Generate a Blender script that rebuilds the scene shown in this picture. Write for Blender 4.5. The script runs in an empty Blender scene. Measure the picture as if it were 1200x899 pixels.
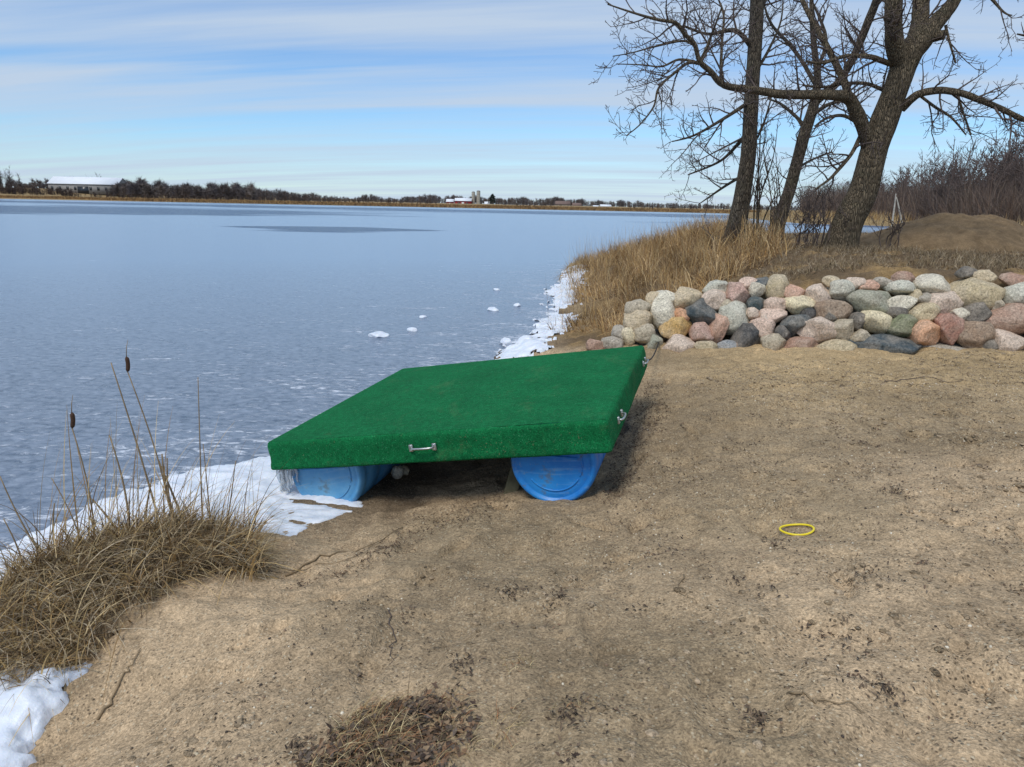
import bpy, math, random
import numpy as np
from mathutils import Matrix, Vector

rng = np.random.default_rng(7)
random.seed(7)
scene = bpy.context.scene
C = scene.collection

# ------------------------------------------------------------------ camera
F = 830.0                      # focal length in pixels of the 1200 px wide photograph
H = 2.10                       # eye height above the lake
PITCH = math.atan(209.2 / F)
ROLL = math.radians(1.17)
fw = np.array([0, math.cos(PITCH), -math.sin(PITCH)])
up0 = np.array([0, math.sin(PITCH), math.cos(PITCH)])
rt0 = np.array([1.0, 0, 0])
Rv = math.cos(ROLL) * rt0 + math.sin(ROLL) * up0
Uv = -math.sin(ROLL) * rt0 + math.cos(ROLL) * up0
EYE = np.array([0, 0, H])
cd = bpy.data.cameras.new('camera')
cam = bpy.data.objects.new('camera', cd)
C.objects.link(cam)
cd.sensor_width = 36
cd.lens = 36 * F / 1200
cd.clip_start = 0.05
cd.clip_end = 9000
cam.matrix_world = Matrix(((Rv[0], Uv[0], -fw[0], EYE[0]), (Rv[1], Uv[1], -fw[1], EYE[1]),
                           (Rv[2], Uv[2], -fw[2], EYE[2]), (0, 0, 0, 1)))
scene.camera = cam

# ------------------------------------------------------------------ light and sky
SUN_EL = math.radians(56)
SUN_AZ = math.atan2(-0.55, -0.83)          # behind the viewer, to the left
wd = bpy.data.worlds.new('World')
scene.world = wd
wd.use_nodes = True
wn, wl = wd.node_tree.nodes, wd.node_tree.links
wn.clear()


def wmath(op, a, b=None, c=None):
    n = wn.new('ShaderNodeMath'); n.operation = op
    for i, v in enumerate((a, b, c)):
        if v is None: continue
        if isinstance(v, (int, float)): n.inputs[i].default_value = v
        else: wl.new(v, n.inputs[i])
    return n.outputs[0]


sky = wn.new('ShaderNodeTexSky')
sky.sky_type = 'NISHITA'; sky.sun_disc = False
sky.sun_elevation = SUN_EL; sky.sun_rotation = SUN_AZ
sky.air_density = 1.0; sky.dust_density = 0.1; sky.ozone_density = 3.0
tc = wn.new('ShaderNodeTexCoord')
sep = wn.new('ShaderNodeSeparateXYZ'); wl.new(tc.outputs['Generated'], sep.inputs[0])
X, Y, Z = sep.outputs
yp = wmath('ADD', wmath('MULTIPLY', Y, 1.0), wmath('MULTIPLY', X, 0.10))
den = wmath('MAXIMUM', wmath('ABSOLUTE', yp), 0.08)
s0 = wmath('DIVIDE', Z, den)               # height over the ground plane along the cloud streets
zz = wmath('ADD', wmath('MAXIMUM', Z, 0.0), 0.09)
px_ = wmath('DIVIDE', X, zz); py_ = wmath('DIVIDE', Y, zz)
cmb = wn.new('ShaderNodeCombineXYZ')
wl.new(wmath('MULTIPLY', px_, 0.16), cmb.inputs[0]); wl.new(wmath('ADD', py_, wmath('MULTIPLY', px_, 0.10)), cmb.inputs[1])
nz = wn.new('ShaderNodeTexNoise'); nz.inputs['Scale'].default_value = 0.9; nz.inputs['Detail'].default_value = 5
nz.inputs['Roughness'].default_value = 0.55
wl.new(cmb.outputs[0], nz.inputs['Vector'])
nz2 = wn.new('ShaderNodeTexNoise'); nz2.inputs['Scale'].default_value = 3.4; nz2.inputs['Detail'].default_value = 4
wl.new(cmb.outputs[0], nz2.inputs['Vector'])
s1 = wmath('ADD', s0, wmath('MULTIPLY', wmath('SUBTRACT', nz.outputs['Fac'], 0.5), 0.10))
ramp = wn.new('ShaderNodeValToRGB')
wl.new(wmath('MULTIPLY', s1, 2.0), ramp.inputs[0])
stops = [(0.0, .80), (.08, .62), (.16, .40), (.205, .14), (.225, .22), (.25, .66), (.30, .84), (.335, .50), (.352, .10), (.375, .08),
         (.41, .62), (.45, .86), (.50, .62), (.60, .82), (.78, .5), (1.0, .75)]
cr = ramp.color_ramp
while len(cr.elements) < len(stops): cr.elements.new(0.5)
for e, (p, v) in zip(cr.elements, stops):
    e.position = p; e.color = (v, v, v, 1)
cmb3 = wn.new('ShaderNodeCombineXYZ')           # finer streaks, slightly askew
wl.new(wmath('MULTIPLY', px_, 0.11), cmb3.inputs[0]); wl.new(wmath('ADD', py_, wmath('MULTIPLY', px_, 0.17)), cmb3.inputs[1])
nz3 = wn.new('ShaderNodeTexNoise'); nz3.inputs['Scale'].default_value = 2.1; nz3.inputs['Detail'].default_value = 6
nz3.inputs['Roughness'].default_value = 0.6; wl.new(cmb3.outputs[0], nz3.inputs['Vector'])
streak = wmath('MULTIPLY', wmath('SUBTRACT', nz3.outputs['Fac'], 0.5), 1.7)
cov = wmath('ADD', wmath('MULTIPLY', ramp.outputs[0], wmath('ADD', 0.55, wmath('MULTIPLY', nz2.outputs['Fac'], 0.85))), streak)
cov = wmath('MINIMUM', wmath('MAXIMUM', cov, 0.0), 0.92)
skym = wn.new('ShaderNodeMixRGB'); skym.blend_type = 'MULTIPLY'; skym.inputs[0].default_value = 1.0
SKY_GAIN = 0.115
wl.new(sky.outputs[0], skym.inputs[1]); skym.inputs[2].default_value = (SKY_GAIN * .66, SKY_GAIN * .84, SKY_GAIN * 1.02, 1)
mx = wn.new('ShaderNodeMixRGB'); wl.new(cov, mx.inputs[0])
wl.new(skym.outputs[0], mx.inputs[1]); mx.inputs[2].default_value = (0.435, 0.525, 0.645, 1)
bg = wn.new('ShaderNodeBackground'); bg.inputs[1].default_value = 1.0
wl.new(mx.outputs[0], bg.inputs[0])
wo = wn.new('ShaderNodeOutputWorld'); wl.new(bg.outputs[0], wo.inputs[0])

sl = bpy.data.lights.new('sun', 'SUN'); sl.energy = 1.7; sl.angle = math.radians(20); sl.color = (1.0, 0.95, 0.87)
sun = bpy.data.objects.new('sun', sl); C.objects.link(sun)
sdir = Vector((math.cos(SUN_EL) * math.sin(SUN_AZ), math.cos(SUN_EL) * math.cos(SUN_AZ), math.sin(SUN_EL)))
sun.rotation_euler = (-sdir).to_track_quat('-Z', 'Y').to_euler()

scene.view_settings.view_transform = 'Standard'
scene.view_settings.look = 'None'
scene.view_settings.exposure = 0.30
scene.view_settings.gamma = 1.0
scene.view_settings.use_curve_mapping = False
scene.render.engine = 'CYCLES'


# ------------------------------------------------------------------ helpers
def ray(x, y):
    return (x - 600) / F * Rv + (449.5 - y) / F * Uv + fw


def onz(x, y, z):
    d = ray(x, y); return EYE + d * ((z - H) / d[2])


def aty(x, y, dist):
    d = ray(x, y); return EYE + d * (dist / d[1])


def srgb(r, g, b):
    f = lambda c: ((c / 255 + 0.055) / 1.055) ** 2.4 if c > 10 else c / 255 / 12.92
    return (f(r), f(g), f(b))


def sstep(a, b, x):
    t = np.clip((x - a) / (b - a), 0, 1); return t * t * (3 - 2 * t)


def hash2(ix, iy, seed=0):
    h = (ix.astype(np.int64) * 374761393 + iy.astype(np.int64) * 668265263 + seed * 974711) & 0x7fffffff
    h = ((h ^ (h >> 13)) * 1274126177) & 0x7fffffff
    return ((h ^ (h >> 16)) & 0xffff) / 65535.0


def vnoise(x, y, seed=0):
    x = np.asarray(x, float); y = np.asarray(y, float)
    ix = np.floor(x); iy = np.floor(y); fx = x - ix; fy = y - iy
    fx = fx * fx * fx * (fx * (fx * 6 - 15) + 10); fy = fy * fy * fy * (fy * (fy * 6 - 15) + 10)
    a = hash2(ix, iy, seed); b = hash2(ix + 1, iy, seed); c = hash2(ix, iy + 1, seed); d = hash2(ix + 1, iy + 1, seed)
    return (a + (b - a) * fx) * (1 - fy) + (c + (d - c) * fx) * fy - 0.5


def fbm(x, y, o=4, seed=0, g=0.5):
    s = 0; a = 1.0
    for i in range(o):
        s = s + a * vnoise(x * 2 ** i + 17.3 * i, y * 2 ** i - 9.1 * i, seed + i); a *= g
    return s


def vnoise3(P, seed=0):
    z = P[:, 2]; iz = np.floor(z); fz = z - iz; fz = fz * fz * (3 - 2 * fz)
    a = vnoise(P[:, 0] + iz * 31.7, P[:, 1] + iz * 17.1, seed)
    b = vnoise(P[:, 0] + (iz + 1) * 31.7, P[:, 1] + (iz + 1) * 17.1, seed)
    return a * (1 - fz) + b * fz


def mesh(name, V, Fc, smooth=True, col=None, attrs=None):
    """V (n,3), Fc an (m,3|4) array or a list of such arrays."""
    me = bpy.data.meshes.new(name)
    V = np.asarray(V, np.float32)
    fl = Fc if isinstance(Fc, list) else [Fc]
    fl = [np.asarray(f, np.int32) for f in fl if len(f)]
    me.vertices.add(len(V)); me.vertices.foreach_set('co', V.ravel())
    li = np.concatenate([f.ravel() for f in fl]); sz = np.concatenate([np.full(len(f), f.shape[1], np.int32) for f in fl])
    st = np.concatenate([[0], np.cumsum(sz)[:-1]]).astype(np.int32)
    me.loops.add(len(li)); me.loops.foreach_set('vertex_index', li)
    me.polygons.add(len(sz)); me.polygons.foreach_set('loop_start', st)
    if smooth: me.polygons.foreach_set('use_smooth', np.ones(len(sz), bool))
    if col is not None:
        a = me.color_attributes.new('Col', 'FLOAT_COLOR', 'POINT')
        cc = np.ones((len(V), 4), np.float32); cc[:, :3] = col
        a.data.foreach_set('color', cc.ravel())
    for k, v in (attrs or {}).items():
        a = me.attributes.new(k, 'FLOAT', 'POINT'); a.data.foreach_set('value', np.asarray(v, np.float32))
    me.update(calc_edges=True); me.validate()
    return me


def obj(name, me, mat, parent=None, mw=None):
    o = bpy.data.objects.new(name, me); C.objects.link(o)
    if mat and not me.materials: me.materials.append(mat)
    if parent: o.parent = parent
    if mw is not None: o.matrix_local = mw
    return o


def tag(o, label=None, cat=None, group=None, kind=None):
    if label: o['label'] = label
    if cat: o['category'] = cat
    if group: o['group'] = group
    if kind: o['kind'] = kind
    return o


def empty(name, loc=(0, 0, 0), mw=None):
    o = bpy.data.objects.new(name, None); C.objects.link(o); o.empty_display_size = 0.2
    if mw is not None: o.matrix_world = mw
    else: o.location = loc
    return o


class MB:
    """collects verts and quads/tris"""
    def __init__(s): s.V = []; s.Q = []; s.T = []; s.c = []; s.n = 0
    def add(s, V, Q=None, T=None, col=None):
        V = np.asarray(V, float).reshape(-1, 3)
        if Q is not None and len(Q): s.Q.append(np.asarray(Q, np.int64).reshape(-1, 4) + s.n)
        if T is not None and len(T): s.T.append(np.asarray(T, np.int64).reshape(-1, 3) + s.n)
        s.V.append(V); s.n += len(V)
        if col is not None: s.c.append(np.broadcast_to(np.asarray(col, float), (len(V), 3)))
    def box(s, lo, hi, rot=None, org=(0, 0, 0)):
        lo, hi = np.array(lo, float), np.array(hi, float)
        V = np.array([[(lo, hi)[(i >> k) & 1][k] for k in range(3)] for i in range(8)])
        if rot is not None: V = V @ np.asarray(rot).T
        s.add(V + np.array(org), [(0, 2, 3, 1), (4, 5, 7, 6), (0, 1, 5, 4), (2, 6, 7, 3), (0, 4, 6, 2), (1, 3, 7, 5)])
    def tube(s, P, R, n=6, cap=True, col=None, bump=0.0, seed=0):
        P = np.asarray(P, float); R = np.broadcast_to(np.asarray(R, float), (len(P),))
        T = np.gradient(P, axis=0); T /= np.linalg.norm(T, axis=1)[:, None] + 1e-9
        ref = np.array([0, 0, 1.0]) if abs(T[0][2]) < 0.8 else np.array([1.0, 0, 0])
        A = np.cross(T, ref); A /= np.linalg.norm(A, axis=1)[:, None] + 1e-9
        B = np.cross(T, A)
        th = np.arange(n) * 2 * math.pi / n
        rr = R[:, None] * np.ones((1, n))
        if bump:
            k = np.arange(len(P))[:, None]
            rr = rr * (1 + bump * (2 * vnoise(k * 0.35 + seed, np.cos(th)[None] * 1.7 + 3 * np.sin(th)[None] + 0 * k, seed)
                                   + vnoise(k * 0.9 + seed, th[None] * 2.2 + 0 * k, seed + 5)))
        V = P[:, None] + rr[..., None] * (np.cos(th)[None, :, None] * A[:, None] + np.sin(th)[None, :, None] * B[:, None])
        m = len(P); i = np.arange(m - 1)[:, None] * n; j = np.arange(n)[None]
        Q = np.stack([i + j, i + (j + 1) % n, i + n + (j + 1) % n, i + n + j], -1).reshape(-1, 4)
        V = V.reshape(-1, 3); T_ = []
        if cap:
            V = np.vstack([V, P[:1], P[-1:]])
            for q in range(n):
                T_.append((m * n, (q + 1) % n, q)); T_.append((m * n + 1, (m - 1) * n + q, (m - 1) * n + (q + 1) % n))
        s.add(V, Q, T_, col)
    def lathe(s, prof, n=48, axis_M=None):
        """prof: list of (r, h) revolved round local Y; rotated by axis_M"""
        prof = np.asarray(prof, float); th = np.arange(n) * 2 * math.pi / n
        V = np.stack([prof[:, 0][:, None] * np.cos(th), np.repeat(prof[:, 1][:, None], n, 1), prof[:, 0][:, None] * np.sin(th)], -1)
        m = len(prof); i = np.arange(m - 1)[:, None] * n; j = np.arange(n)[None]
        Q = np.stack([i + j, i + n + j, i + n + (j + 1) % n, i + (j + 1) % n], -1).reshape(-1, 4)
        s.add(V.reshape(-1, 3), Q)
    def build(s, name, mat, parent=None, smooth=True, mw=None):
        fl = []
        if s.Q: fl.append(np.vstack(s.Q))
        if s.T: fl.append(np.vstack(s.T))
        me = mesh(name, np.vstack(s.V), fl, smooth, np.vstack(s.c) if s.c else None)
        return obj(name, me, mat, parent, mw)


def bevel_obj(o, w=0.005, seg=2):
    m = o.modifiers.new('bevel', 'BEVEL'); m.width = w; m.segments = seg; m.limit_method = 'ANGLE'
    return o


# ------------------------------------------------------------------ materials
class Mat:
    def __init__(s, name):
        s.m = bpy.data.materials.new(name); s.m.use_nodes = True
        s.N, s.L = s.m.node_tree.nodes, s.m.node_tree.links
        s.N.clear()
        s.b = s.N.new('ShaderNodeBsdfPrincipled'); s.o = s.N.new('ShaderNodeOutputMaterial')
        s.L.new(s.b.outputs[0], s.o.inputs[0])
        s.tc = s.N.new('ShaderNodeTexCoord')
    def set(s, k, v):
        i = s.b.inputs[k]
        if isinstance(v, (int, float)): i.default_value = v
        elif isinstance(v, tuple): i.default_value = (*v, 1) if len(v) == 3 else v
        else: s.L.new(v, i)
        return s
    def put(s, i, v):
        if v is None: return
        if isinstance(v, (int, float)): i.default_value = v
        elif isinstance(v, tuple): i.default_value = (*v, 1) if len(v) == 3 and i.type == 'RGBA' else v
        else: s.L.new(v, i)
    def coord(s, scale=(1, 1, 1), kind='Object', rot=(0, 0, 0), add=None):
        mp = s.N.new('ShaderNodeMapping'); mp.inputs['Scale'].default_value = scale; mp.inputs['Rotation'].default_value = rot
        s.L.new(s.tc.outputs[kind], mp.inputs[0])
        if add is not None: s.L.new(add, mp.inputs['Location'])
        return mp.outputs[0]
    def noise(s, vec, scale=5, detail=4, rough=0.55, dist=0):
        n = s.N.new('ShaderNodeTexNoise'); s.L.new(vec, n.inputs['Vector'])
        n.inputs['Scale'].default_value = scale; n.inputs['Detail'].default_value = detail
        n.inputs['Roughness'].default_value = rough; n.inputs['Distortion'].default_value = dist
        return n.outputs['Fac']
    def voro(s, vec, scale=5, feat='F1', out='Distance', rnd=1):
        n = s.N.new('ShaderNodeTexVoronoi'); s.L.new(vec, n.inputs['Vector']); n.feature = feat
        n.inputs['Scale'].default_value = scale; n.inputs['Randomness'].default_value = rnd
        return n.outputs[out]
    def ramp(s, fac, *st):
        n = s.N.new('ShaderNodeValToRGB'); s.L.new(fac, n.inputs[0]); cr = n.color_ramp
        while len(cr.elements) < len(st): cr.elements.new(.5)
        for e, (p, c) in zip(cr.elements, st):
            e.position = p; e.color = (c, c, c, 1) if isinstance(c, (int, float)) else (*c, 1)
        return n.outputs[0]
    def mix(s, fac, a, b, mode='MIX'):
        n = s.N.new('ShaderNodeMixRGB'); n.blend_type = mode
        s.put(n.inputs[0], fac); s.put(n.inputs[1], a); s.put(n.inputs[2], b)
        return n.outputs[0]
    def math(s, op, a, b=None, c=None):
        n = s.N.new('ShaderNodeMath'); n.operation = op
        for i, v in enumerate((a, b, c)): s.put(n.inputs[i], v)
        return n.outputs[0]
    def attr(s, name, out='Color'):
        n = s.N.new('ShaderNodeAttribute'); n.attribute_name = name; return n.outputs[out]
    def bump(s, h, strength=0.5, dist=0.01, normal=None):
        n = s.N.new('ShaderNodeBump'); s.L.new(h, n.inputs['Height'])
        n.inputs['Strength'].default_value = strength; n.inputs['Distance'].default_value = dist
        if normal is not None: s.L.new(normal, n.inputs['Normal'])
        return n.outputs[0]
    def info(s, out):
        n = s.N.new('ShaderNodeObjectInfo'); return n.outputs[out]


def simple(name, c, rough=0.7, metal=0.0, var=0.15, scale=20, bump=0.0, bd=0.005):
    m = Mat(name); v = m.coord()
    n = m.noise(v, scale)
    m.set('Base Color', m.mix(1.0, c, m.ramp(n, (.3, 1 - var), (.7, 1 + var)), 'MULTIPLY'))
    m.set('Roughness', rough).set('Metallic', metal)
    if bump: m.set('Normal', m.bump(n, bump, bd))
    return m.m


def colmat(name, rough=0.85, trans=0.0):
    """pieces that carry their own colour; fine grain on top"""
    m = Mat(name); v = m.coord()
    n = m.noise(v, 60, 3)
    m.set('Base Color', m.mix(1.0, m.attr('Col'), m.ramp(n, (.3, .8), (.7, 1.2)), 'MULTIPLY'))
    m.set('Roughness', rough)
    m.b.inputs['Specular IOR Level'].default_value = 0.2
    return m.m


M_PIECE = colmat('dry_plant_matter')
M_PEBBLE = colmat('pebble_mix', 0.8)


def mat_ground():
    m = Mat('sand_and_soil'); v = m.coord()
    base = m.attr('Col'); sand = m.attr('sand', 'Fac')
    big = m.noise(v, 0.9, 5, .6); mid = m.noise(v, 7, 5, .65); fine = m.noise(v, 62, 4, .8)
    c = m.mix(1.0, base, m.ramp(big, (.3, .74), (.7, 1.22)), 'MULTIPLY')
    c = m.mix(1.0, c, m.ramp(mid, (.28, .72), (.5, 1.0), (.75, 1.16)), 'MULTIPLY')
    gr1 = m.N.new('ShaderNodeSeparateColor'); m.L.new(m.voro(v, 165, 'F1', 'Color'), gr1.inputs[0])
    gr2 = m.N.new('ShaderNodeSeparateColor'); m.L.new(m.voro(v, 88, 'F1', 'Color'), gr2.inputs[0])
    c = m.mix(1.0, c, m.ramp(gr1.outputs[0], (.0, .72), (.5, .99), (1.0, 1.28)), 'MULTIPLY')
    c = m.mix(1.0, c, m.ramp(gr2.outputs[1], (.0, .84), (.5, 1.0), (1.0, 1.16)), 'MULTIPLY')
    clod = m.noise(v, 24, 4, .7)
    c = m.mix(1.0, c, m.ramp(clod, (.28, .80), (.5, 1.0), (.72, 1.13)), 'MULTIPLY')
    # coarse grains: pale and dark specks
    v1 = m.voro(v, 75, 'F1', 'Color'); s1 = m.N.new('ShaderNodeSeparateColor'); m.L.new(v1, s1.inputs[0])
    d1 = m.voro(v, 75)
    grain = m.math('MULTIPLY', m.ramp(d1, (.25, 1.0), (.5, 0.0)), sand)
    pale = m.math('MULTIPLY', grain, m.ramp(s1.outputs[0], (.80, 0.0), (.86, .75)))
    dark = m.math('MULTIPLY', grain, m.ramp(s1.outputs[1], (.76, 0.0), (.82, .8)))
    patch = m.ramp(m.noise(v, 1.6, 3), (.38, .25), (.62, 1.0))
    c = m.mix(m.math('MULTIPLY', pale, patch), c, srgb(205, 192, 165))
    c = m.mix(m.math('MULTIPLY', dark, patch), c, srgb(58, 50, 42))
    m.set('Base Color', c).set('Roughness', 0.95)
    m.b.inputs['Specular IOR Level'].default_value = 0.15
    nb = m.bump(gr1.outputs[0], .35, .004)
    nb = m.bump(fine, .4, .006, nb)
    nb = m.bump(clod, .7, .020, nb)
    nb = m.bump(mid, .8, .04, nb)
    nb = m.bump(grain, .35, .004, nb)
    m.set('Normal', nb)
    return m.m


def mat_ice():
    m = Mat('thin_lake_ice'); v = m.coord()
    shore = m.attr('shore', 'Fac'); dist = m.attr('dist', 'Fac')
    # rippled skin: flattened, irregular
    rip = m.noise(m.coord((9, 13, 1), rot=(0, 0, .18)), 1.0, 6, .66, .5)
    rip2 = m.noise(m.coord((1.6, 3.2, 1), rot=(0, 0, .1)), .8, 6, .66)
    big = m.noise(m.coord((.030, .085, 1), rot=(0, 0, .05)), 1.0, 5, .6, .3)
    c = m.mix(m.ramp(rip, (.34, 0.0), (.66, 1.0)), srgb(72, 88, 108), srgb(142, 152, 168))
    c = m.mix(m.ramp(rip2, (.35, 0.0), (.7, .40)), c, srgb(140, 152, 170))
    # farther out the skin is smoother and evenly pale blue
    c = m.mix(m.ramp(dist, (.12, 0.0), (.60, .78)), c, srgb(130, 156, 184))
    # frost flecks thickening towards the shore
    fl = m.noise(m.coord((5, 13, 1), rot=(0, 0, .30)), 1.0, 6, .72, .9)
    fl2 = m.noise(m.coord((.8, 1.6, 1), rot=(0, 0, .5)), 1.0, 3, .6)
    amt = m.math('ADD', m.math('ADD', fl, m.math('MULTIPLY', m.math('SUBTRACT', fl2, .5), .45)), m.math('MULTIPLY', m.ramp(shore, (.0, 1.0), (.16, .62), (.45, .40), (1.0, .15)), .17))
    amt = m.math('SUBTRACT', amt, m.math('MULTIPLY', dist, .12))
    frost = m.ramp(amt, (.665, 0.0), (.76, .85))
    c = m.mix(frost, c, srgb(218, 224, 234))
    # open dark water leads
    lead = m.attr('lead', 'Fac')
    ln = m.math('ADD', lead, m.math('MULTIPLY', m.math('SUBTRACT', big, .5), 1.1))
    streak = m.noise(m.coord((.012, .16, 1), rot=(0, 0, .03)), 1.0, 4, .6)
    ln = m.math('ADD', ln, m.math('MULTIPLY', m.math('SUBTRACT', streak, .5), .9))
    lm = m.ramp(ln, (.48, 0.0), (.60, 1.0))
    c = m.mix(m.math('MULTIPLY', lm, .95), c, srgb(52, 80, 118))
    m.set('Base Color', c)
    m.set('Roughness', m.math('ADD', .22, m.math('MULTIPLY', frost, .5)))
    m.b.inputs['IOR'].default_value = 1.31
    h = m.math('ADD', rip, m.math('MULTIPLY', frost, .35))
    nb = m.bump(h, .55, .03)
    wv = m.noise(m.coord((2.2, 6, 1)), 1.0, 3, .6)
    nb2 = m.N.new('ShaderNodeBump'); nb2.inputs['Distance'].default_value = .35
    m.L.new(m.math('MULTIPLY', wv, lm), nb2.inputs['Height']); nb2.inputs['Strength'].default_value = 1.0
    m.L.new(nb, nb2.inputs['Normal'])
    m.set('Normal', nb2.outputs[0])
    return m.m


def mat_snow():
    m = Mat('shore_ice'); v = m.coord()
    a = m.noise(v, 9, 5, .6); b = m.noise(v, 55, 4, .6)
    ch = m.noise(m.coord((2.5, 9, 4), rot=(0, 0, .5)), 1.0, 5, .65)
    c = m.mix(m.ramp(a, (.3, 0.0), (.7, 1.0)), srgb(206, 214, 226), srgb(240, 243, 248))
    c = m.mix(m.ramp(ch, (.62, 0.0), (.74, .5)), c, srgb(150, 160, 172))
    m.set('Base Color', c).set('Roughness', .42)
    m.b.inputs['Subsurface Weight'].default_value = 0.15
    m.b.inputs['Subsurface Radius'].default_value = (.02, .03, .04)
    m.b.inputs['Subsurface Scale'].default_value = 0.5
    nb = m.bump(b, .35, .006); nb = m.bump(a, .5, .03, nb); m.set('Normal', nb)
    return m.m


def mat_carpet():
    m = Mat('green_outdoor_carpet'); v = m.coord()
    f = m.noise(v, 130, 3, .8); mid = m.noise(v, 22, 4, .65); big = m.noise(v, 2.2, 4, .6)
    c = m.mix(m.ramp(f, (.32, 0.0), (.68, 1.0)), srgb(6, 72, 40), srgb(30, 128, 74))
    c = m.mix(1.0, c, m.ramp(mid, (.3, .72), (.7, 1.24)), 'MULTIPLY')
    c = m.mix(1.0, c, m.ramp(big, (.3, .82), (.7, 1.12)), 'MULTIPLY')
    sp = m.voro(v, 190, 'F1', 'Color'); ss = m.N.new('ShaderNodeSeparateColor'); m.L.new(sp, ss.inputs[0])
    c = m.mix(m.ramp(ss.outputs[0], (.965, 0.0), (.99, .25)), c, srgb(110, 180, 140))
    wear = m.noise(m.coord((1.0, .6, 1), rot=(0, 0, .4)), 3.0, 6, .72, .6)
    c = m.mix(m.ramp(wear, (.56, 0.0), (.76, .32)), c, srgb(104, 122, 84))
    grit = m.math('MULTIPLY', m.ramp(m.noise(v, 75, 2, .6), (.64, 0.0), (.70, 1.0)), m.ramp(m.noise(v, 3.3, 4, .6), (.50, 0.0), (.68, .55)))
    c = m.mix(grit, c, srgb(150, 136, 108))
    m.set('Base Color', c).set('Roughness', .85)
    m.b.inputs['Specular IOR Level'].default_value = 0.08
    m.set('Normal', m.bump(mid, .25, .006, m.bump(f, .8, .005)))
    return m.m


def mat_barrel(name, c0, c1):
    m = Mat(name); v = m.coord()
    a = m.noise(v, 3.2, 5, .65); b = m.noise(v, 40, 4, .6); st = m.noise(m.coord((3, 30, 30)), 1, 4, .6)
    c = m.mix(m.ramp(a, (.35, 0.0), (.68, 1.0)), c0, c1)
    c = m.mix(m.ramp(st, (.58, 0.0), (.75, .35)), c, srgb(150, 190, 215))
    c = m.mix(m.ramp(m.noise(v, 9, 5, .7), (.60, 0.0), (.70, .6)), c, srgb(98, 96, 84))
    c = m.mix(m.ramp(m.noise(v, 28, 5, .8), (.58, 0.0), (.68, .30)), c, srgb(160, 152, 130))
    m.set('Base Color', c).set('Roughness', m.ramp(b, (.3, .32), (.7, .50)))
    m.set('Normal', m.bump(b, .08, .004))
    return m.m


def mat_rock():
    m = Mat('fieldstone')
    oi = m.N.new('ShaderNodeObjectInfo')
    cx = m.N.new('ShaderNodeCombineXYZ')
    m.L.new(m.math('MULTIPLY', oi.outputs['Random'], 37.0), cx.inputs[0]); m.L.new(m.math('MULTIPLY', oi.outputs['Random'], 91.0), cx.inputs[1])
    v = m.coord((1, 1, 1), add=cx.outputs[0])
    base = oi.outputs['Color']
    a = m.noise(v, 5, 5, .65, .4); sp = m.noise(v, 42, 4, .8); bl = m.noise(v, 11, 5, .75, .5)
    c = m.mix(m.ramp(a, (.36, 0.0), (.62, .75)), base, m.mix(.55, base, srgb(178, 166, 150)))
    c = m.mix(m.ramp(bl, (.56, 0.0), (.72, .55)), c, m.mix(1.0, base, srgb(170, 160, 160), 'MULTIPLY'))
    c = m.mix(1.0, c, m.ramp(sp, (.32, .32), (.46, .88), (.56, 1.06), (.70, 1.7)), 'MULTIPLY')
    hs = m.N.new('ShaderNodeHueSaturation'); hs.inputs['Saturation'].default_value = 1.05; hs.inputs['Value'].default_value = 1.08; m.L.new(c, hs.inputs['Color']); c = hs.outputs[0]
    li = m.noise(v, 7, 6, .75, .8)
    c = m.mix(m.ramp(li, (.63, 0.0), (.70, .45)), c, srgb(196, 196, 184))
    m.set('Base Color', c).set('Roughness', .82)
    m.b.inputs['Specular IOR Level'].default_value = 0.3
    nb = m.bump(sp, .6, .008); nb = m.bump(bl, .8, .03, nb); m.set('Normal', nb)
    return m.m


def mat_bark(name, c0, c1, sc=1.0):
    m = Mat(name)
    v = m.coord((13 * sc, 13 * sc, 2.2 * sc))
    a = m.noise(v, 2.2, 5, .65, .6); r = m.voro(v, 2.6, 'DISTANCE_TO_EDGE'); b = m.noise(m.coord(), 4 * sc, 4, .6)
    c = m.mix(m.ramp(a, (.32, 0.0), (.68, 1.0)), c0, c1)
    c = m.mix(m.ramp(m.math('ADD', r, m.math('MULTIPLY', a, .25)), (.10, .55), (.26, 0.0)), c, tuple(x * .4 for x in c0))
    c = m.mix(m.ramp(b, (.55, 0.0), (.72, .4)), c, srgb(112, 108, 84))
    m.set('Base Color', c).set('Roughness', .9)
    m.b.inputs['Specular IOR Level'].default_value = 0.2
    h = m.math('ADD', a, m.ramp(r, (.0, 0.0), (.22, .8)))
    m.set('Normal', m.bump(h, 1.0, .06))
    return m.m


M_GROUND = mat_ground(); M_ICE = mat_ice(); M_SNOW = mat_snow(); M_CARPET = mat_carpet()
M_BARREL = mat_barrel('blue_barrel_plastic', srgb(10, 104, 188), srgb(36, 138, 210))
M_BARREL2 = mat_barrel('light_blue_barrel_plastic', srgb(58, 138, 196), srgb(110, 172, 210))  # lighter blue than the right-hand barrels
M_ROCK = mat_rock()
M_BARK = mat_bark('rough_bark', srgb(98, 86, 70), srgb(152, 136, 112))
M_BARK2 = mat_bark('grey_brown_bark', srgb(90, 80, 70), srgb(138, 126, 108))
M_TWIG = simple('twig_bark', srgb(86, 74, 68), .9, var=.3, scale=8)
M_WOODS = simple('distant_bare_wood', srgb(104, 90, 84), .95, var=.3, scale=1.5)
M_PALEWOOD = simple('weathered_pale_wood', srgb(176, 170, 158), .9, var=.25, scale=6)
M_STEEL = simple('galvanised_steel', srgb(190, 192, 190), .35, .9, .15, 60)
M_LUMBER = simple('treated_lumber', srgb(112, 104, 76), .85, var=.3, scale=14, bump=.3)
M_DARKWOOD = simple('dark_lumber', srgb(70, 58, 46), .85, var=.3, scale=14, bump=.3)  # dark brown wood for the frame and joists under the deck
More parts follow.
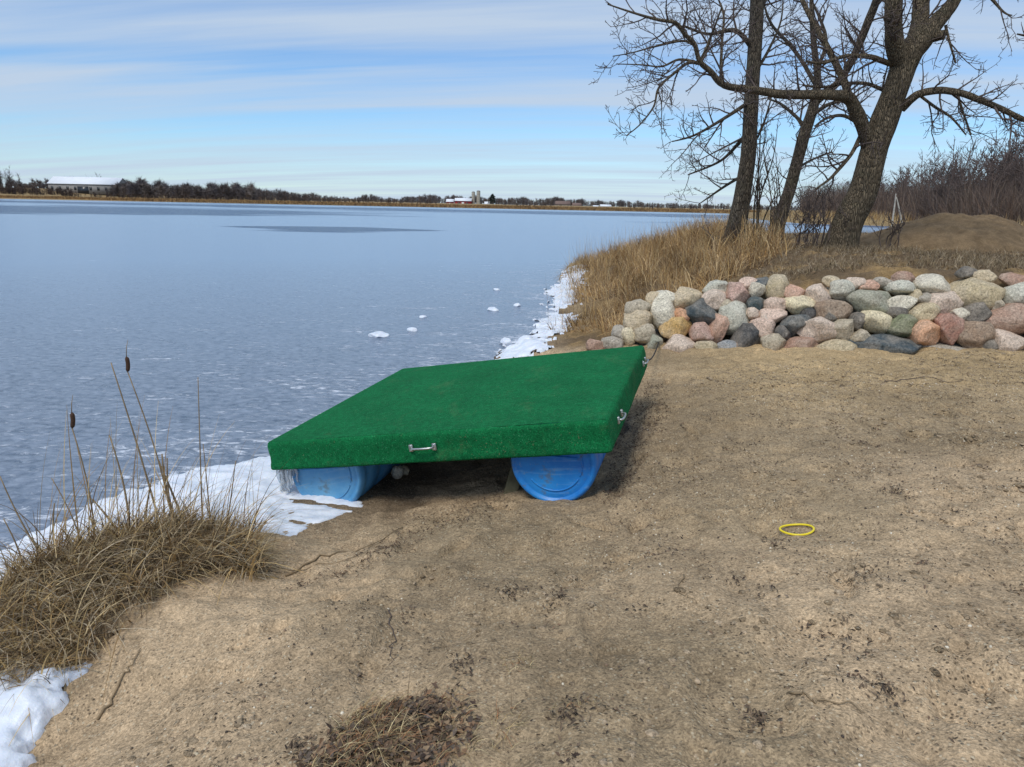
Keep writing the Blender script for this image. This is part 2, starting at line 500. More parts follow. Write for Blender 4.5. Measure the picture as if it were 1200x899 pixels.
M_YELLOW = simple('yellow_plastic', srgb(238, 214, 40), .4, var=.06, scale=30)
M_ROPE = simple('black_cord', srgb(34, 32, 32), .8, var=.2, scale=60)
M_CATTAIL = simple('cattail_brown', srgb(72, 50, 36), .95, var=.3, scale=120, bump=.5)
M_MOUND = None

# ------------------------------------------------------------------ terrain
LAKE = np.array([(-3.4, -6), (-2.7, 0.2), (-2.36, 1.6), (-2.40, 2.5), (-2.72, 3.3), (-2.62, 4.0), (-2.35, 4.7), (-1.85, 5.15), (-1.45, 5.7),
                 (-1.15, 6.6), (-.9, 7.8), (-.12, 10.0), (.35, 11.6), (.85, 13.6), (1.2, 17), (1.35, 21), (2.0, 25.5), (4.5, 29),
                 (9, 31), (13, 33), (18, 40), (30, 60), (55, 98), (62, 112), (58, 120), (49, 124), (62, 200), (95, 320),
                 (112, 385), (0, 392), (-100, 390), (-250, 380), (-420, 372), (-900, 365), (-900, -80), (-6, -80)], float)


def poly_sd(P, x, y):
    """distance to a closed polygon, negative inside"""
    x = np.asarray(x, float); y = np.asarray(y, float)
    d = np.full(x.shape, 1e18); ins = np.zeros(x.shape, bool); n = len(P)
    for i in range(n):
        a = P[i]; b = P[(i + 1) % n]; e = b - a
        t = np.clip(((x - a[0]) * e[0] + (y - a[1]) * e[1]) / (e @ e), 0, 1)
        d = np.minimum(d, (x - a[0] - t * e[0]) ** 2 + (y - a[1] - t * e[1]) ** 2)
        c = (a[1] > y) != (b[1] > y)
        with np.errstate(divide='ignore', invalid='ignore'):
            xi = a[0] + (y - a[1]) / (e[1] if e[1] else 1e-12) * e[0]
        ins ^= c & (x < xi)
    d = np.sqrt(d)
    return np.where(ins, -d, d)


ctrl = [(600, 899, .50), (1200, 899, .62), (900, 899, .58), (300, 899, .42), (150, 899, .27), (60, 880, .10), (100, 820, .13),
        (150, 760, .20), (300, 720, .30), (600, 720, .42), (900, 720, .54), (1200, 720, .63), (450, 650, .20), (330, 690, .16),
        (655, 592, .235), (580, 600, .20), (500, 600, .12), (440, 600, .05), (760, 560, .36), (935, 617, .50), (1200, 600, .63),
        (1200, 450, .60), (1000, 450, .53), (1000, 412, .50), (900, 412, .47), (800, 420, .37), (780, 470, .36), (1200, 414, .58),
        (60, 690, .24), (150, 655, .27), (220, 640, .22), (290, 640, .12)]
cp = [tuple(onz(*q)) for q in ctrl]
cp += [(0, 5.5, .12), (.4, 6.5, .2), (-.4, 6.5, .0), (1.0, 7, .3), (.5, 8.5, .2), (-.3, 8.5, .03), (-3, 2.5, -.15), (-3.2, 4, -.25),
       (-2.5, 5.5, -.2), (-2, 7, -.25), (-1, 10, -.25), (-1, 12, -.3), (-5, 6, -.5), (-5, 1, -.5), (0, -2, .6), (3, -2, .7),
       (-2, -2, .25), (6, 0, .7), (8, 5, .7), (8, 9, .65), (-2.15, 1.5, .05), (-1.9, 2.2, .05), (-.1, 10.2, .05), (1.2, 9.2, .3)]
cp = np.array(cp)


def tps(r2): return np.where(r2 > 1e-12, r2 * np.log(r2 + 1e-12), 0)


_n = len(cp)
_K = tps(((cp[:, None, :2] - cp[None, :, :2]) ** 2).sum(-1)) + np.eye(_n) * 0.02
_P = np.c_[np.ones(_n), cp[:, :2]]
_w = np.linalg.solve(np.block([[_K, _P], [_P.T, np.zeros((3, 3))]]), np.r_[cp[:, 2], 0, 0, 0])


def beach(x, y):
    z = _w[_n] + _w[_n + 1] * x + _w[_n + 2] * y
    for i in range(_n):
        z = z + _w[i] * tps((x - cp[i, 0]) ** 2 + (y - cp[i, 1]) ** 2)
    return np.clip(z, -.6, .8)


WA = np.array([1.25, 9.15]); WB = np.array([5.95, 8.02])
we = (WB - WA) / np.linalg.norm(WB - WA); wnrm = np.array([-we[1], we[0]])      # along the wall, and behind it


def behind(x, y): return (x - WA[0]) * wnrm[0] + (y - WA[1]) * wnrm[1]


_fr = np.random.default_rng(19)
FEET = []
for (a, b, c_, d_, k_) in [(.2, 2.2, 1.6, 7.6, 9), (1.6, 1.9, 1.2, 6.6, 9), (2.6, 2.3, 4.2, 7.2, 9), (3.9, 3.0, 2.0, 7.4, 8), (-1.3, 2.6, .4, 3.9, 5), (.3, 3.2, 3.4, 4.6, 6), (-.6, 4.4, 1.6, 3.4, 5), (2.2, 3.0, 5.4, 5.6, 7)]:
    dx, dy = np.array([c_ - a, d_ - b]) / math.hypot(c_ - a, d_ - b)
    for i in range(k_):
        t = (i + .5) / k_; s_ = (1 if i % 2 else -1) * .10
        FEET.append((a + (c_ - a) * t - dy * s_ + _fr.normal(0, .06), b + (d_ - b) * t + dx * s_ + _fr.normal(0, .06), math.atan2(dy, dx) + _fr.normal(0, .25), _fr.uniform(.018, .036)))


def footprints(x, y):
    z = np.zeros(x.shape)
    for fx, fy, fa, dep in FEET:
        if math.hypot(fx - 1.51, fy - 3.42) < .22: continue
        m = (np.abs(x - fx) < .32) & (np.abs(y - fy) < .32)
        if not m.any(): continue
        u = (x[m] - fx) * math.cos(fa) + (y[m] - fy) * math.sin(fa); v = -(x[m] - fx) * math.sin(fa) + (y[m] - fy) * math.cos(fa)
        rr = np.sqrt((u / .145) ** 2 + (v / (.052 + .012 * np.sin(u * 14))) ** 2)
        z[m] += -dep * (1 - sstep(.65, 1.15, rr)) + .35 * dep * np.exp(-((rr - 1.3) / .28) ** 2)
    return z


def ground_z(x, y, detail=True):
    x = np.asarray(x, float); y = np.asarray(y, float)
    sd = poly_sd(LAKE, x, y)
    near = (y < 14) & (x > -9) & (x < 16)
    L = np.full(x.shape, .6)
    if near.any(): L[near] = beach(x[near], y[near])
    L = np.where(near, L, np.where(sd > 0, .65, -.5))
    top = 1.38 - .55 * sstep(22, 50, y)
    U = np.where(sd > 0, top * sstep(-.2, 5.0, sd) + .002 * np.clip(sd - 5, 0, 300), -.10 * np.clip(-sd, 0, 6))
    far = sstep(200, 330, y)
    U = U + far * sstep(20, 110, sd) * (1.1 + 4.6 * sstep(-235, -330, x))
    q = behind(x, y)
    s = sstep(.30, 1.0, q)
    z = L + s * (np.maximum(U, np.where(sd > 0, np.minimum(L, U + .15), U)) - L)
    z = np.where(sd < -.35, np.minimum(z, -.06), z)
    if detail:
        nearm = np.clip(1 - (np.hypot(x, y) - 14) / 10, 0, 1)
        lump = .030 * fbm(x * 1.1, y * 1.1, 3, 3) + .034 * fbm(x * 4, y * 4, 3, 11) + .017 * fbm(x * 13, y * 13, 2, 21)
        # trodden hollows
        tr = vnoise(x * 2.6 + 5, y * 2.6, 31)
        lump = lump - .034 * sstep(.12, .28, tr) - .022 * sstep(.14, .30, vnoise(x * 5.2 + 9, y * 5.2, 37))
        lump = lump + footprints(x, y)
        z = z + nearm * lump * sstep(-.3, .4, sd) * (1 + .6 * s)
        z = np.where((sd > .12) & near & (behind(x, y) < .8), np.maximum(z, .014 + .02 * np.clip(sd, 0, 1)), z)
        z = z + (1 - nearm) * .10 * fbm(x * .2, y * .2, 3, 41) * sstep(0, 3, sd)
    return z


def axis_lines(lo, hi, d0, far_lo, far_hi, g=1.07, dmax=40):
    a = list(np.arange(lo, hi + 1e-6, d0)); d = d0; v = hi; right = []
    while v < far_hi:
        d = min(d * g, dmax); v += d; right.append(v)
    d = d0; v = lo; left = []
    while v > far_lo:
        d = min(d * g, dmax); v -= d; left.append(v)
    return np.array(left[::-1] + a + right)


def grid_mesh(xs, ys):
    Xg, Yg = np.meshgrid(xs, ys); nx, ny = len(xs), len(ys)
    i = np.arange(ny - 1)[:, None] * nx; j = np.arange(nx - 1)[None]
    Q = np.stack([i + j, i + j + 1, i + nx + j + 1, i + nx + j], -1).reshape(-1, 4)
    return Xg.ravel(), Yg.ravel(), Q


xs = axis_lines(-3.0, 6.0, .024, -1400, 1400, 1.06, 60)
ys = axis_lines(1.4, 8.6, .024, -40, 2600, 1.045, 60)
gx, gy, gq = grid_mesh(xs, ys)
gz = ground_z(gx, gy)
gsd = poly_sd(LAKE, gx, gy)
sand_col = np.array(srgb(180, 156, 125)); sand_gold = np.array(srgb(182, 156, 116)); sand_grey = np.array(srgb(154, 134, 106))
soil = np.array(srgb(112, 94, 72)); thatch = np.array(srgb(150, 124, 86)); field = np.array(srgb(150, 128, 92)); wet = np.array(srgb(96, 82, 66))
n1 = fbm(gx * .55 + 3, gy * .55, 3, 51)[:, None]; n2 = fbm(gx * 1.6, gy * 1.6, 3, 61)[:, None]
gc = sand_col + (sand_grey - sand_col) * sstep(-.2, .35, n1 + .10 * (gx[:, None] - 1.2))
gc = gc + (sand_gold - gc) * (sstep(4.5, 7.5, gy) * sstep(.8, 3, gx))[:, None] * .8
gc = gc + (wet - gc) * (sstep(.09, -.02, gz + .05 * n2[:, 0]))[:, None]
up_mask = sstep(.05, .5, behind(gx, gy)) * sstep(.2, 1.0, gsd + .3 * n2[:, 0])
gc = gc + (soil - gc) * up_mask[:, None]
gc = gc + (thatch - gc) * (up_mask * sstep(-.05, .25, n2[:, 0] + n1[:, 0] * .5))[:, None]
gc = gc + (field - gc) * sstep(30, 60, gy)[:, None]
sandw = (1 - up_mask)
me = mesh('ground', np.c_[gx, gy, gz], gq, True, gc, {'sand': sandw})
tag(obj('ground', me, M_GROUND), 'sandy beach and brown soil of the lake shore', None, None, 'structure')

# lake: one sheet at z = 0
lx = axis_lines(-3.5, 3.5, .25, -1500, 700, 1.10, 40); ly = axis_lines(1.0, 30, .25, -90, 1200, 1.06, 25)
X2, Y2, Q2 = grid_mesh(lx, ly)
lsd = -poly_sd(LAKE, X2, Y2)
dd = np.hypot(X2, Y2)


def ell(cx, cy, rx, ry): return np.exp(-(((X2 - cx) / rx) ** 2 + ((Y2 - cy) / ry) ** 2))


lead = 1.05 * ell(-14, 56, 9.5, 7) + 1.0 * ell(-75, 118, 46, 38) + .95 * ell(40, 230, 150, 50) + .5 * ell(60, 110, 60, 18) + .75 * ell(-160, 240, 120, 30)
lead = np.where(dd < 34, 0, lead + .16 * sstep(60, 140, dd))
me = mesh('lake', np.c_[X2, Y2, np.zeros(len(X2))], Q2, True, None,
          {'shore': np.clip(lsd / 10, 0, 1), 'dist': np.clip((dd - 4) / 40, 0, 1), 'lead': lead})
tag(obj('lake', me, M_ICE), 'half frozen lake with a thin blue rippled skin of ice', None, None, 'structure')


# ------------------------------------------------------------------ raft
RM = np.array([[0.9495761067, 0.2644517390, -0.1684354337], [-0.2632020002, 0.9642705536, 0.0301165497], [0.1703817028, 0.0157345870, 0.9852525047]])
RT = np.array([-1.735235080, 4.726798614, -1.661202459 + H])
RW, RL, RH = 2.44, 2.335, 0.207
mw = Matrix([[*RM[i], RT[i]] for i in range(3)] + [[0, 0, 0, 1]])
raft = empty('swim_raft', mw=mw)
tag(raft, 'square swim raft covered in green carpet, beached on blue barrels', 'raft')


def rounded_deck():
    # top and skirt as one wrapped sheet: rounded plan corners, rounded top edge, slightly sagging carpet
    mb = MB(); rc = .035; n = 10
    def outline(inset, z, seg=90):
        pts = []
        lens = [(0, 0, 1, 0), (RW, 0, 0, 1), (RW, RL, -1, 0), (0, RL, 0, -1)]
        for (x, y, dx, dy) in lens:
            Ls = RW if dx else RL
            for k in range(seg):
                t = rc + (Ls - 2 * rc) * k / seg
                pts.append((x + dx * t, y + dy * t, dx, dy))
            for k in range(4):
                a = math.pi / 2 * k / 4
                cx = x + dx * (Ls - rc) - dy * rc; cy = y + dy * (Ls - rc) + dx * rc
                pts.append((cx + rc * (dy * math.cos(a) + dx * math.sin(a)), cy + rc * (-dx * math.cos(a) + dy * math.sin(a)), None, a))
        P = np.array([(p[0], p[1]) for p in pts])
        c = np.array([RW / 2, RL / 2]); half = c
        P = c + (P - c) * (1 - inset / half)
        return np.c_[P, np.full(len(P), z)]
    rings = []
    zs = [(0.012, -RH + .004), (.002, -RH - .0), (-.004, -RH + .012), (-.003, -RH + .04), (.000, -.15), (.0, -.11), (-.002, -.07), (0, -.03), (.004, -.012), (.012, -.003), (.022, 0)]
    for ins, z in zs: rings.append(outline(ins, z))
    m = len(rings[0])
    V = np.vstack(rings)
    k = np.arange(len(V)); nzv = fbm(V[:, 0] * 3 + V[:, 1] * 3, V[:, 2] * 9, 3, 77)
    side = (V[:, 2] < -.02)
    cdir = (V[:, :2] - np.array([RW / 2, RL / 2])) / np.array([RW / 2, RL / 2])
    big = np.abs(cdir).max(1)
    V[:, :2] += np.where(side, .012 * nzv, 0)[:, None] * np.sign(cdir) * (np.abs(cdir) >= big[:, None] - .02)
    V[:, 2] += np.where(V[:, 2] < -.18, .010 * nzv, .004 * nzv)
    Q = []
    for r in range(len(rings) - 1):
        a = r * m
        Q += [(a + i, a + (i + 1) % m, a + m + (i + 1) % m, a + m + i) for i in range(m)]
    mb.add(V, Q)
    # top sheet grid
    g = 150
    u = np.linspace(.022 * .98, RW - .022 * .98, g); v = np.linspace(.021, RL - .021, g)
    gx_, gy_, q_ = grid_mesh(u, v)
    z_ = .004 * fbm(gx_ * 2.2, gy_ * 2.2, 3, 88) * np.minimum(1, np.minimum(np.minimum(gx_, RW - gx_), np.minimum(gy_, RL - gy_)) * 6) + .001
    mb.add(np.c_[gx_, gy_, z_], q_)
    mb.V[-1][:, 2] -= .0035 * np.exp(-((mb.V[-1][:, 0] - 1.83) / .012) ** 2)
    return mb


deck = rounded_deck().build('deck', M_CARPET, raft)
deck['label'] = 'green carpet stretched over the deck top and skirt'
fr = MB()
fr.box((.03, .03, -.17), (RW - .03, RL - .03, -.03))
fr.build('subframe', M_DARKWOOD, raft, False)
for yv in (.06, .80, 1.55, RL - .11):
    j = MB(); j.box((.035, yv, -RH + .006), (RW - .035, yv + .045, -.16)); bevel_obj(j.build('joist', M_DARKWOOD, raft, False))


def barrel(u, v0, mat, flip=False, nm='barrel', roll=0.0):
    r = .283; L = .90
    mb = MB()
    prof = [(0, .022), (.10, .022), (.208, .022), (.222, .017), (.236, .022), (.243, .020), (.252, .004), (.262, 0), (.273, .006), (r - .002, .022),
            (r, .05), (r, .075), (r - .008, .09), (r - .008, .12), (r, .14), (r, L * .32), (r - .012, L * .345), (r - .012, L * .37),
            (r, L * .40), (r, L * .62), (r - .012, L * .65), (r - .012, L * .675), (r, L * .70), (r, L - .075), (r - .008, L - .09), (r, L - .05),
            (r - .01, L - .01), (.26, L), (.243, L - .02), (0, L - .02)]
    mb.lathe(prof, 64)
    b = mb.build(nm, mat, raft, True, Matrix.Translation((u, v0, -.292)) @ Matrix.Rotation(roll, 4, 'Y'))
    def arc(rad, a0, a1, nmz, tr=.006):
        a = np.radians(np.linspace(a0, a1, 30))
        t = MB(); t.tube(np.c_[rad * np.cos(a), np.full(30, .021), rad * np.sin(a)], tr, 8)
        return t.build(nmz, mat, b)
    arc(.19, 215, 325, 'embossed_rib'); arc(.19, -28, 14, 'embossed_rib', .005)
    for sx in (-1, 1):
        k = MB(); k.lathe([(0, .006), (.022, .006), (.026, .010), (.040, .012), (.046, .022)], 24)
        k.build('bung', mat, b, True, Matrix.Translation((sx * .15, 0, .135)))
    st = MB(); st.tube([(-.19, .019, .075), (-.05, .018, .05), (.16, .019, .03)], .008, 8)
    st.build('mould_seam', mat, b)
    return b


barrel(2.035, .085, M_BARREL, roll=.05)['label'] = 'bright blue barrel bedded in the sand'
barrel(.370, .085, M_BARREL2, roll=-.12)['label'] = 'light blue barrel frozen into the shore ice'
barrel(2.035, 1.10, M_BARREL); barrel(.370, 1.10, M_BARREL2)


def handle(mwh):
    t = MB()
    a = np.linspace(0, math.pi, 13)
    P = np.c_[-.075 * np.cos(a) * (1 + .12 * np.sin(a)), -.012 - .026 * np.sin(a) ** .6, np.zeros(13)]
    t.tube(P, .0075, 10)
    h = t.build('grab_handle', M_STEEL, raft, True, mwh)
    for sx in (-1, 1):
        p = MB(); p.box((sx * .083 - .014, -.013, -.024), (sx * .083 + .014, 0.004, .024))
        bevel_obj(p.build('mounting_plate', M_STEEL, h, False), .003)
        for sz in (-1, 1):
            s_ = MB(); s_.lathe([(0, -.0165), (.004, -.016), (.005, -.012)], 10); s_.build('screw', M_STEEL, h, True, Matrix.Translation((sx * .083, 0, sz * .015)))


handle(Matrix.Translation((1.205, -.004, -.098)))
handle(Matrix.Translation((RW + .005, .40, -.098)) @ Matrix.Rotation(math.pi / 2, 4, 'Z'))
handle(Matrix.Translation((RW + .005, 2.06, -.098)) @ Matrix.Rotation(math.pi / 2, 4, 'Z'))

# board propping the frame just beside the right barrel
b0 = onz(597, 578, .20); b0[2] = ground_z(b0[:1], b0[1:2])[0] - .03
top = RM @ np.array([1.78, .50, -.19]) + RT
dz = top - b0; ln = np.linalg.norm(dz); dz /= ln
sx = np.cross(dz, [0, 1, 0]); sx /= np.linalg.norm(sx); sy = np.cross(dz, sx)
pm = MB(); pm.box((-.045, -.019, 0), (.045, .019, ln), np.c_[sx, sy, dz], b0)
tag(bevel_obj(pm.build('prop_board', M_LUMBER, None, False), .003), 'weathered greenish board propped under the raft beside the bright barrel', 'board')

# ------------------------------------------------------------------ boulders
import bmesh


def ico(sub):
    bm = bmesh.new(); bmesh.ops.create_icosphere(bm, subdivisions=sub, radius=1.0)
    bm.verts.ensure_lookup_table()
    V = np.array([v.co[:] for v in bm.verts]); T = np.array([[v.index for v in f.verts] for f in bm.faces]); bm.free()
    return V, T


ICO3 = ico(4); ICO2 = ico(2); ICO1 = ico(1)


def stone_shape(seed, facets=8, hard=.8, V=None):
    r = np.random.default_rng(seed)
    V = (ICO3[0] if V is None else V).copy()
    V = np.sign(V) * np.abs(V) ** .92
    for k in range(facets + 4):
        n = r.normal(size=3); n /= np.linalg.norm(n)
        d = r.uniform(hard, .93)
        h = V @ n - d
        V = V - np.where(h > 0, h * .95, 0)[:, None] * n
    V *= (1 + .20 * vnoise3(V * 1.3 + 20 + seed % 13, seed) + .09 * vnoise3(V * 3.1 + 40, seed + 1) + .02 * vnoise3(V * 8 + 40, seed + 2))[:, None]
    V /= np.array([np.ptp(V[:, 0]), np.ptp(V[:, 1]), np.ptp(V[:, 2])]) / 2
    V -= (V.max(0) + V.min(0)) / 2
    return V


PAL = dict(pinkwhite=(212, 192, 174), tan=(188, 172, 140), bluegrey=(138, 142, 144), charcoal=(74, 74, 74), beige=(198, 180, 150), pinkbrown=(168, 136, 118),
           pink=(190, 158, 144), salmon=(200, 160, 138), cream=(222, 208, 174), greige=(178, 166, 144), ochre=(198, 164, 110), slate=(72, 82, 86),
           white=(214, 206, 186), peach=(206, 158, 124), grey=(166, 158, 144), green=(158, 158, 140), teal=(70, 82, 84), palepink=(212, 186, 168),
           olive=(122, 126, 98), darkgrey=(98, 94, 88), brown=(146, 124, 104), red=(172, 126, 110), greenwhite=(194, 192, 176))
B = [  # px centre, width, height, colour, tilt in degrees, facets
    (794.4, 403.6, 39, 31, 'pinkwhite', -8, 8), (827, 407, 26, 21, 'tan', 0, 10), (853, 405, 25, 16, 'bluegrey', 0, 8), (876, 395, 35, 36, 'charcoal', 20, 12),
    (907, 401, 27, 24, 'greige', -10, 8), (939, 401, 38, 18, 'pinkbrown', 0, 12), (823, 387, 26, 24, 'pink', 0, 4), (842.5, 382, 22, 31, 'salmon', 14, 8),
    (735.7, 393, 17, 22, 'cream', 5, 5), (755, 389, 25, 25, 'greige', 0, 6), (767, 401, 18, 22, 'green', 10, 10), (793, 380, 37, 24, 'ochre', -15, 12),
    (822, 363, 37, 36, 'slate', 15, 9), (777.5, 365, 28, 38, 'white', -25, 5), (799, 367.5, 22, 17, 'peach', 0, 8), (749, 372, 33, 27, 'beige', 10, 7),
    (749, 360, 31, 22, 'greige', 10, 7), (725, 388, 17, 17, 'grey', 0, 8), (718, 400, 25, 16, 'grey', 10, 8), (699, 403, 23, 15, 'pinkbrown', 5, 8),
    (804.6, 350, 31, 30, 'beige', 15, 9), (784, 346, 36, 18, 'white', 22, 7), (767, 349, 19, 17, 'beige', 0, 7), (839, 335, 27, 18, 'greenwhite', -15, 6),
    (837, 349, 26, 25, 'pinkwhite', -30, 8), (861, 367.5, 36, 37, 'greenwhite', 5, 5), (864, 342, 31, 28, 'pink', 0, 10), (879, 330, 22, 14, 'palepink', 0, 7),
    (888, 338, 19, 18, 'white', 0, 9), (887, 354, 21, 17, 'teal', -5, 5), (883, 366, 16, 16, 'pinkwhite', 0, 6), (894, 330, 19, 15, 'slate', 0, 8),
    (912, 334, 27, 28, 'tan', 20, 6), (908.6, 355.5, 24, 19, 'palepink', -10, 6), (930, 341, 28, 20, 'salmon', 25, 5), (937, 354, 33, 21, 'cream', 12, 7),
    (904, 367, 32, 19, 'palepink', -8, 6), (893.5, 381.5, 27, 27, 'palepink', 0, 6), (932, 377, 36, 25, 'slate', -5, 11), (957, 381, 45, 31, 'pinkwhite', 20, 7),
    (990, 384, 29, 26, 'greige', -20, 11), (982, 403, 48, 18, 'tan', 0, 12), (1039, 399, 74, 27, 'slate', -3, 12), (978, 359.5, 38, 24, 'brown', -5, 7),
    (960, 343, 28, 25, 'pinkwhite', 0, 6), (987, 337, 28, 24, 'greenwhite', 0, 7), (1021, 351, 48, 29, 'green', 5, 8), (1058, 352, 30, 19, 'white', -15, 10),
    (1056, 335, 35, 21, 'greenwhite', -5, 11), (1019, 334, 22, 15, 'salmon', 0, 8), (1004, 330, 22, 14, 'pinkwhite', 0, 8), (1060.5, 324, 24, 16, 'pinkbrown', 0, 8),
    (1027, 374, 32, 26, 'cream', 0, 10), (1058, 378, 33, 26, 'olive', -5, 8), (1054, 364, 27, 14, 'darkgrey', 0, 8), (1006.5, 374, 18, 19, 'darkgrey', 0, 8),
    (1085, 364, 33, 24, 'tan', -20, 7), (1085, 388, 31, 32, 'peach', -30, 9), (1114.5, 381, 32, 35, 'red', 0, 12), (1115.6, 406, 70, 17, 'grey', 3, 13),
    (1145, 390, 36, 34, 'brown', -10, 7), (1182, 399, 45, 33, 'pinkwhite', -8, 9), (1190, 369, 58, 34, 'pinkbrown', -5, 7), (1144, 362, 35, 25, 'darkgrey', -10, 10),
    (1111, 350.6, 37, 26, 'pinkwhite', -8, 6), (1085, 348, 19, 13, 'grey', 0, 7), (1128, 367.5, 20, 17, 'white', 0, 8), (1096.5, 330, 40, 26, 'white', 12, 8),
    (1148, 338, 57, 35, 'tan', -5, 5), (1134.8, 317, 21, 13, 'darkgrey', 0, 8), (1155, 321, 24, 14, 'beige', 0, 8), (1198, 342, 34, 31, 'greenwhite', 5, 6),
    (1192, 327, 30, 19, 'pinkbrown', 20, 8), (1073, 346, 15, 17, 'tan', 0, 8), (974, 328, 18, 12, 'beige', 0, 8), (1036, 329, 20, 12, 'grey', 0, 8),
    (1168, 355, 18, 14, 'greige', 0, 8), (1163, 404, 18, 16, 'darkgrey', 0, 8), (852, 357, 14, 16, 'greige', 0, 8), (918, 389, 18, 20, 'charcoal', 0, 9), (972, 370, 18, 18, 'darkgrey', 0, 8), (866, 405, 12, 12, 'brown', 0, 8), (948, 366, 16, 14, 'charcoal', 0, 8), (1010, 393, 22, 18, 'greige', 0, 8),
    (1232, 396, 42, 32, 'beige', 0, 7), (1268, 398, 36, 28, 'slate', 0, 8), (1240, 362, 44, 32, 'pink', 10, 8), (1280, 366, 36, 30, 'tan', 0, 7), (1236, 334, 38, 28, 'grey', 0, 7), (1276, 338, 38, 26, 'white', 8, 7), (1308, 392, 40, 36, 'brown', 0, 8), (1316, 356, 38, 34, 'greenwhite', 0, 7)]
_cols = list(PAL)
for i in range(30):                      # the wall runs on past the right edge of the view
    B.append((1350 + (i // 3) * 36 + random.uniform(-5, 5), (398, 364, 334)[i % 3] + random.uniform(-4, 4), random.uniform(34, 46), random.uniform(28, 36), random.choice(_cols), random.uniform(-15, 15), 7))
NAMED = {0: 'pinkish white boulder at the foot of the wall', 12: 'dark slate boulder with a broken face', 42: 'long dark slate slab at the foot', 52: 'cream boulder with a chipped lower edge',
         58: 'reddish pink squared boulder', 68: 'wide tan boulder on top of the wall', 13: 'pale grey leaning oval boulder', 3: 'charcoal boulder flecked with white'}
W_SLOPE = math.radians(38)                    # the face leans back
wz = lambda s_: .36 + .035 * s_
face_n = np.array([*(-wnrm * math.cos(W_SLOPE)), math.sin(W_SLOPE)])


def wall_pos(px, py):
    d = ray(px, py)
    # base line height varies a little along the wall; iterate once
    z0 = .40
    for _ in range(3):
        P0 = np.array([WA[0], WA[1], z0])
        k = ((P0 - EYE) @ face_n) / (d @ face_n); P = EYE + k * d
        sa = (P[:2] - WA) @ we; z0 = np.clip(.30 + .06 * sa, .25, .56)
    return P, k


wall = empty('boulder_wall', (3.6, 8.6, .5))
tag(wall, 'dry stacked wall of pink, grey and dark rounded fieldstones above the sand', 'stone wall')
wall_inv = np.array([3.6, 8.6, .5])


def put_stone(name, P, w, h, dep, col, tilt, facets, seed, parent=None, yaw=0.0, org=None, hard=.8):
    V = stone_shape(seed, facets, hard)
    t = math.radians(tilt)
    V = V * np.array([w / 2, dep / 2, h / 2])
    cs, sn = math.cos(t), math.sin(t)
    V = V @ np.array([[cs, 0, -sn], [0, 1, 0], [sn, 0, cs]]).T
    V /= np.array([np.ptp(V[:, 0]) / w, 1, np.ptp(V[:, 2]) / h])
    cs, sn = math.cos(yaw), math.sin(yaw)
    V = V @ np.array([[cs, -sn, 0], [sn, cs, 0], [0, 0, 1]]).T
    o = obj(name, mesh(name, V, ICO3[1]), M_ROCK, parent)
    o.location = Vector(P - (org if org is not None else 0))
    o.color = (*srgb(*PAL[col]), 1)
    return o


wyaw = math.atan2(we[1], we[0])
for i, (px, py, w, h, col, tilt, fc) in enumerate(B):
    P, k = wall_pos(px, py)
    mpp = k / F
    W_, H_ = w * mpp * 1.13, h * mpp * 1.15
    D_ = max(.8 * W_, 1.1 * min(W_, H_)) * random.uniform(.9, 1.15)
    P = P - face_n * (.22 * D_)
    o = put_stone('boulder', P, W_, H_, D_, col, -tilt, fc, 100 + i, wall, wyaw + random.uniform(-.25, .25), wall_inv, .58 if fc > 8 else .70)
    if i in NAMED: o['label'] = NAMED[i]
# packing stones deep in the joints, coloured dark to paint shade into the gaps
for i in range(120):
    px = random.uniform(745, 1330); frac = random.uniform(.05, .93)
    topy = np.interp(px, [745, 800, 860, 900, 1200, 1330], [380, 352, 338, 333, 326, 326])
    P, k = wall_pos(px, 408 + (topy - 408) * frac)
    w = random.uniform(18, 30) * k / F
    put_stone('packing_stone', P - face_n * random.uniform(.26, .36), w, w * .8, w, random.choice(['darkgrey', 'brown', 'charcoal', 'darkgrey', 'slate']), random.uniform(-30, 30), 8, 900 + i % 9, wall, random.uniform(0, 3), wall_inv)

# loose stones
for (px, py, z, w, h, col, lab) in [(466, 556, .06, 15, 17, 'white', 'pale lumpy stone on the sand behind the light blue barrel'),
                                    (474, 549, .08, 12, 12, 'cream', 'small cream stone leaning on the pale stone under the raft')]:
    P = onz(px, py, z); k = (P[1]) / ray(px, py)[1]
    s_ = k / F
    P[2] = ground_z(P[:1], P[1:2])[0] + h * s_ * .42
    tag(put_stone('stone', P, w * s_, h * s_, w * s_, col, 0, 6, 300 + px), lab, 'stone')

# ------------------------------------------------------------------ yellow ring
P = onz(934, 618, .5)
t = MB(); a = np.linspace(0, 2 * math.pi, 65)
th = a + .35
ring = np.c_[.083 * np.cos(th), .078 * np.sin(th), .003 * np.cos(2 * th)]
t.tube(ring, .0055, 12, cap=False)
rg = t.build('plastic_ring', M_YELLOW)
rx, ry = P[0] + ring[:, 0], P[1] + ring[:, 1]; rz = ground_z(rx, ry)
A_ = np.c_[ring[:, 0], ring[:, 1], np.ones(65)]; sl_ = np.linalg.lstsq(A_, rz, rcond=None)[0] * np.array([.6, .6, 1])
rg.location = (P[0], P[1], float(np.percentile(rz - ring[:, 0] * sl_[0] - ring[:, 1] * sl_[1], 94)) + .005)
rg.rotation_euler = (math.atan(sl_[1]), -math.atan(sl_[0]), 0)
tag(rg, 'thin yellow plastic ring lying on the bare sand', 'ring')

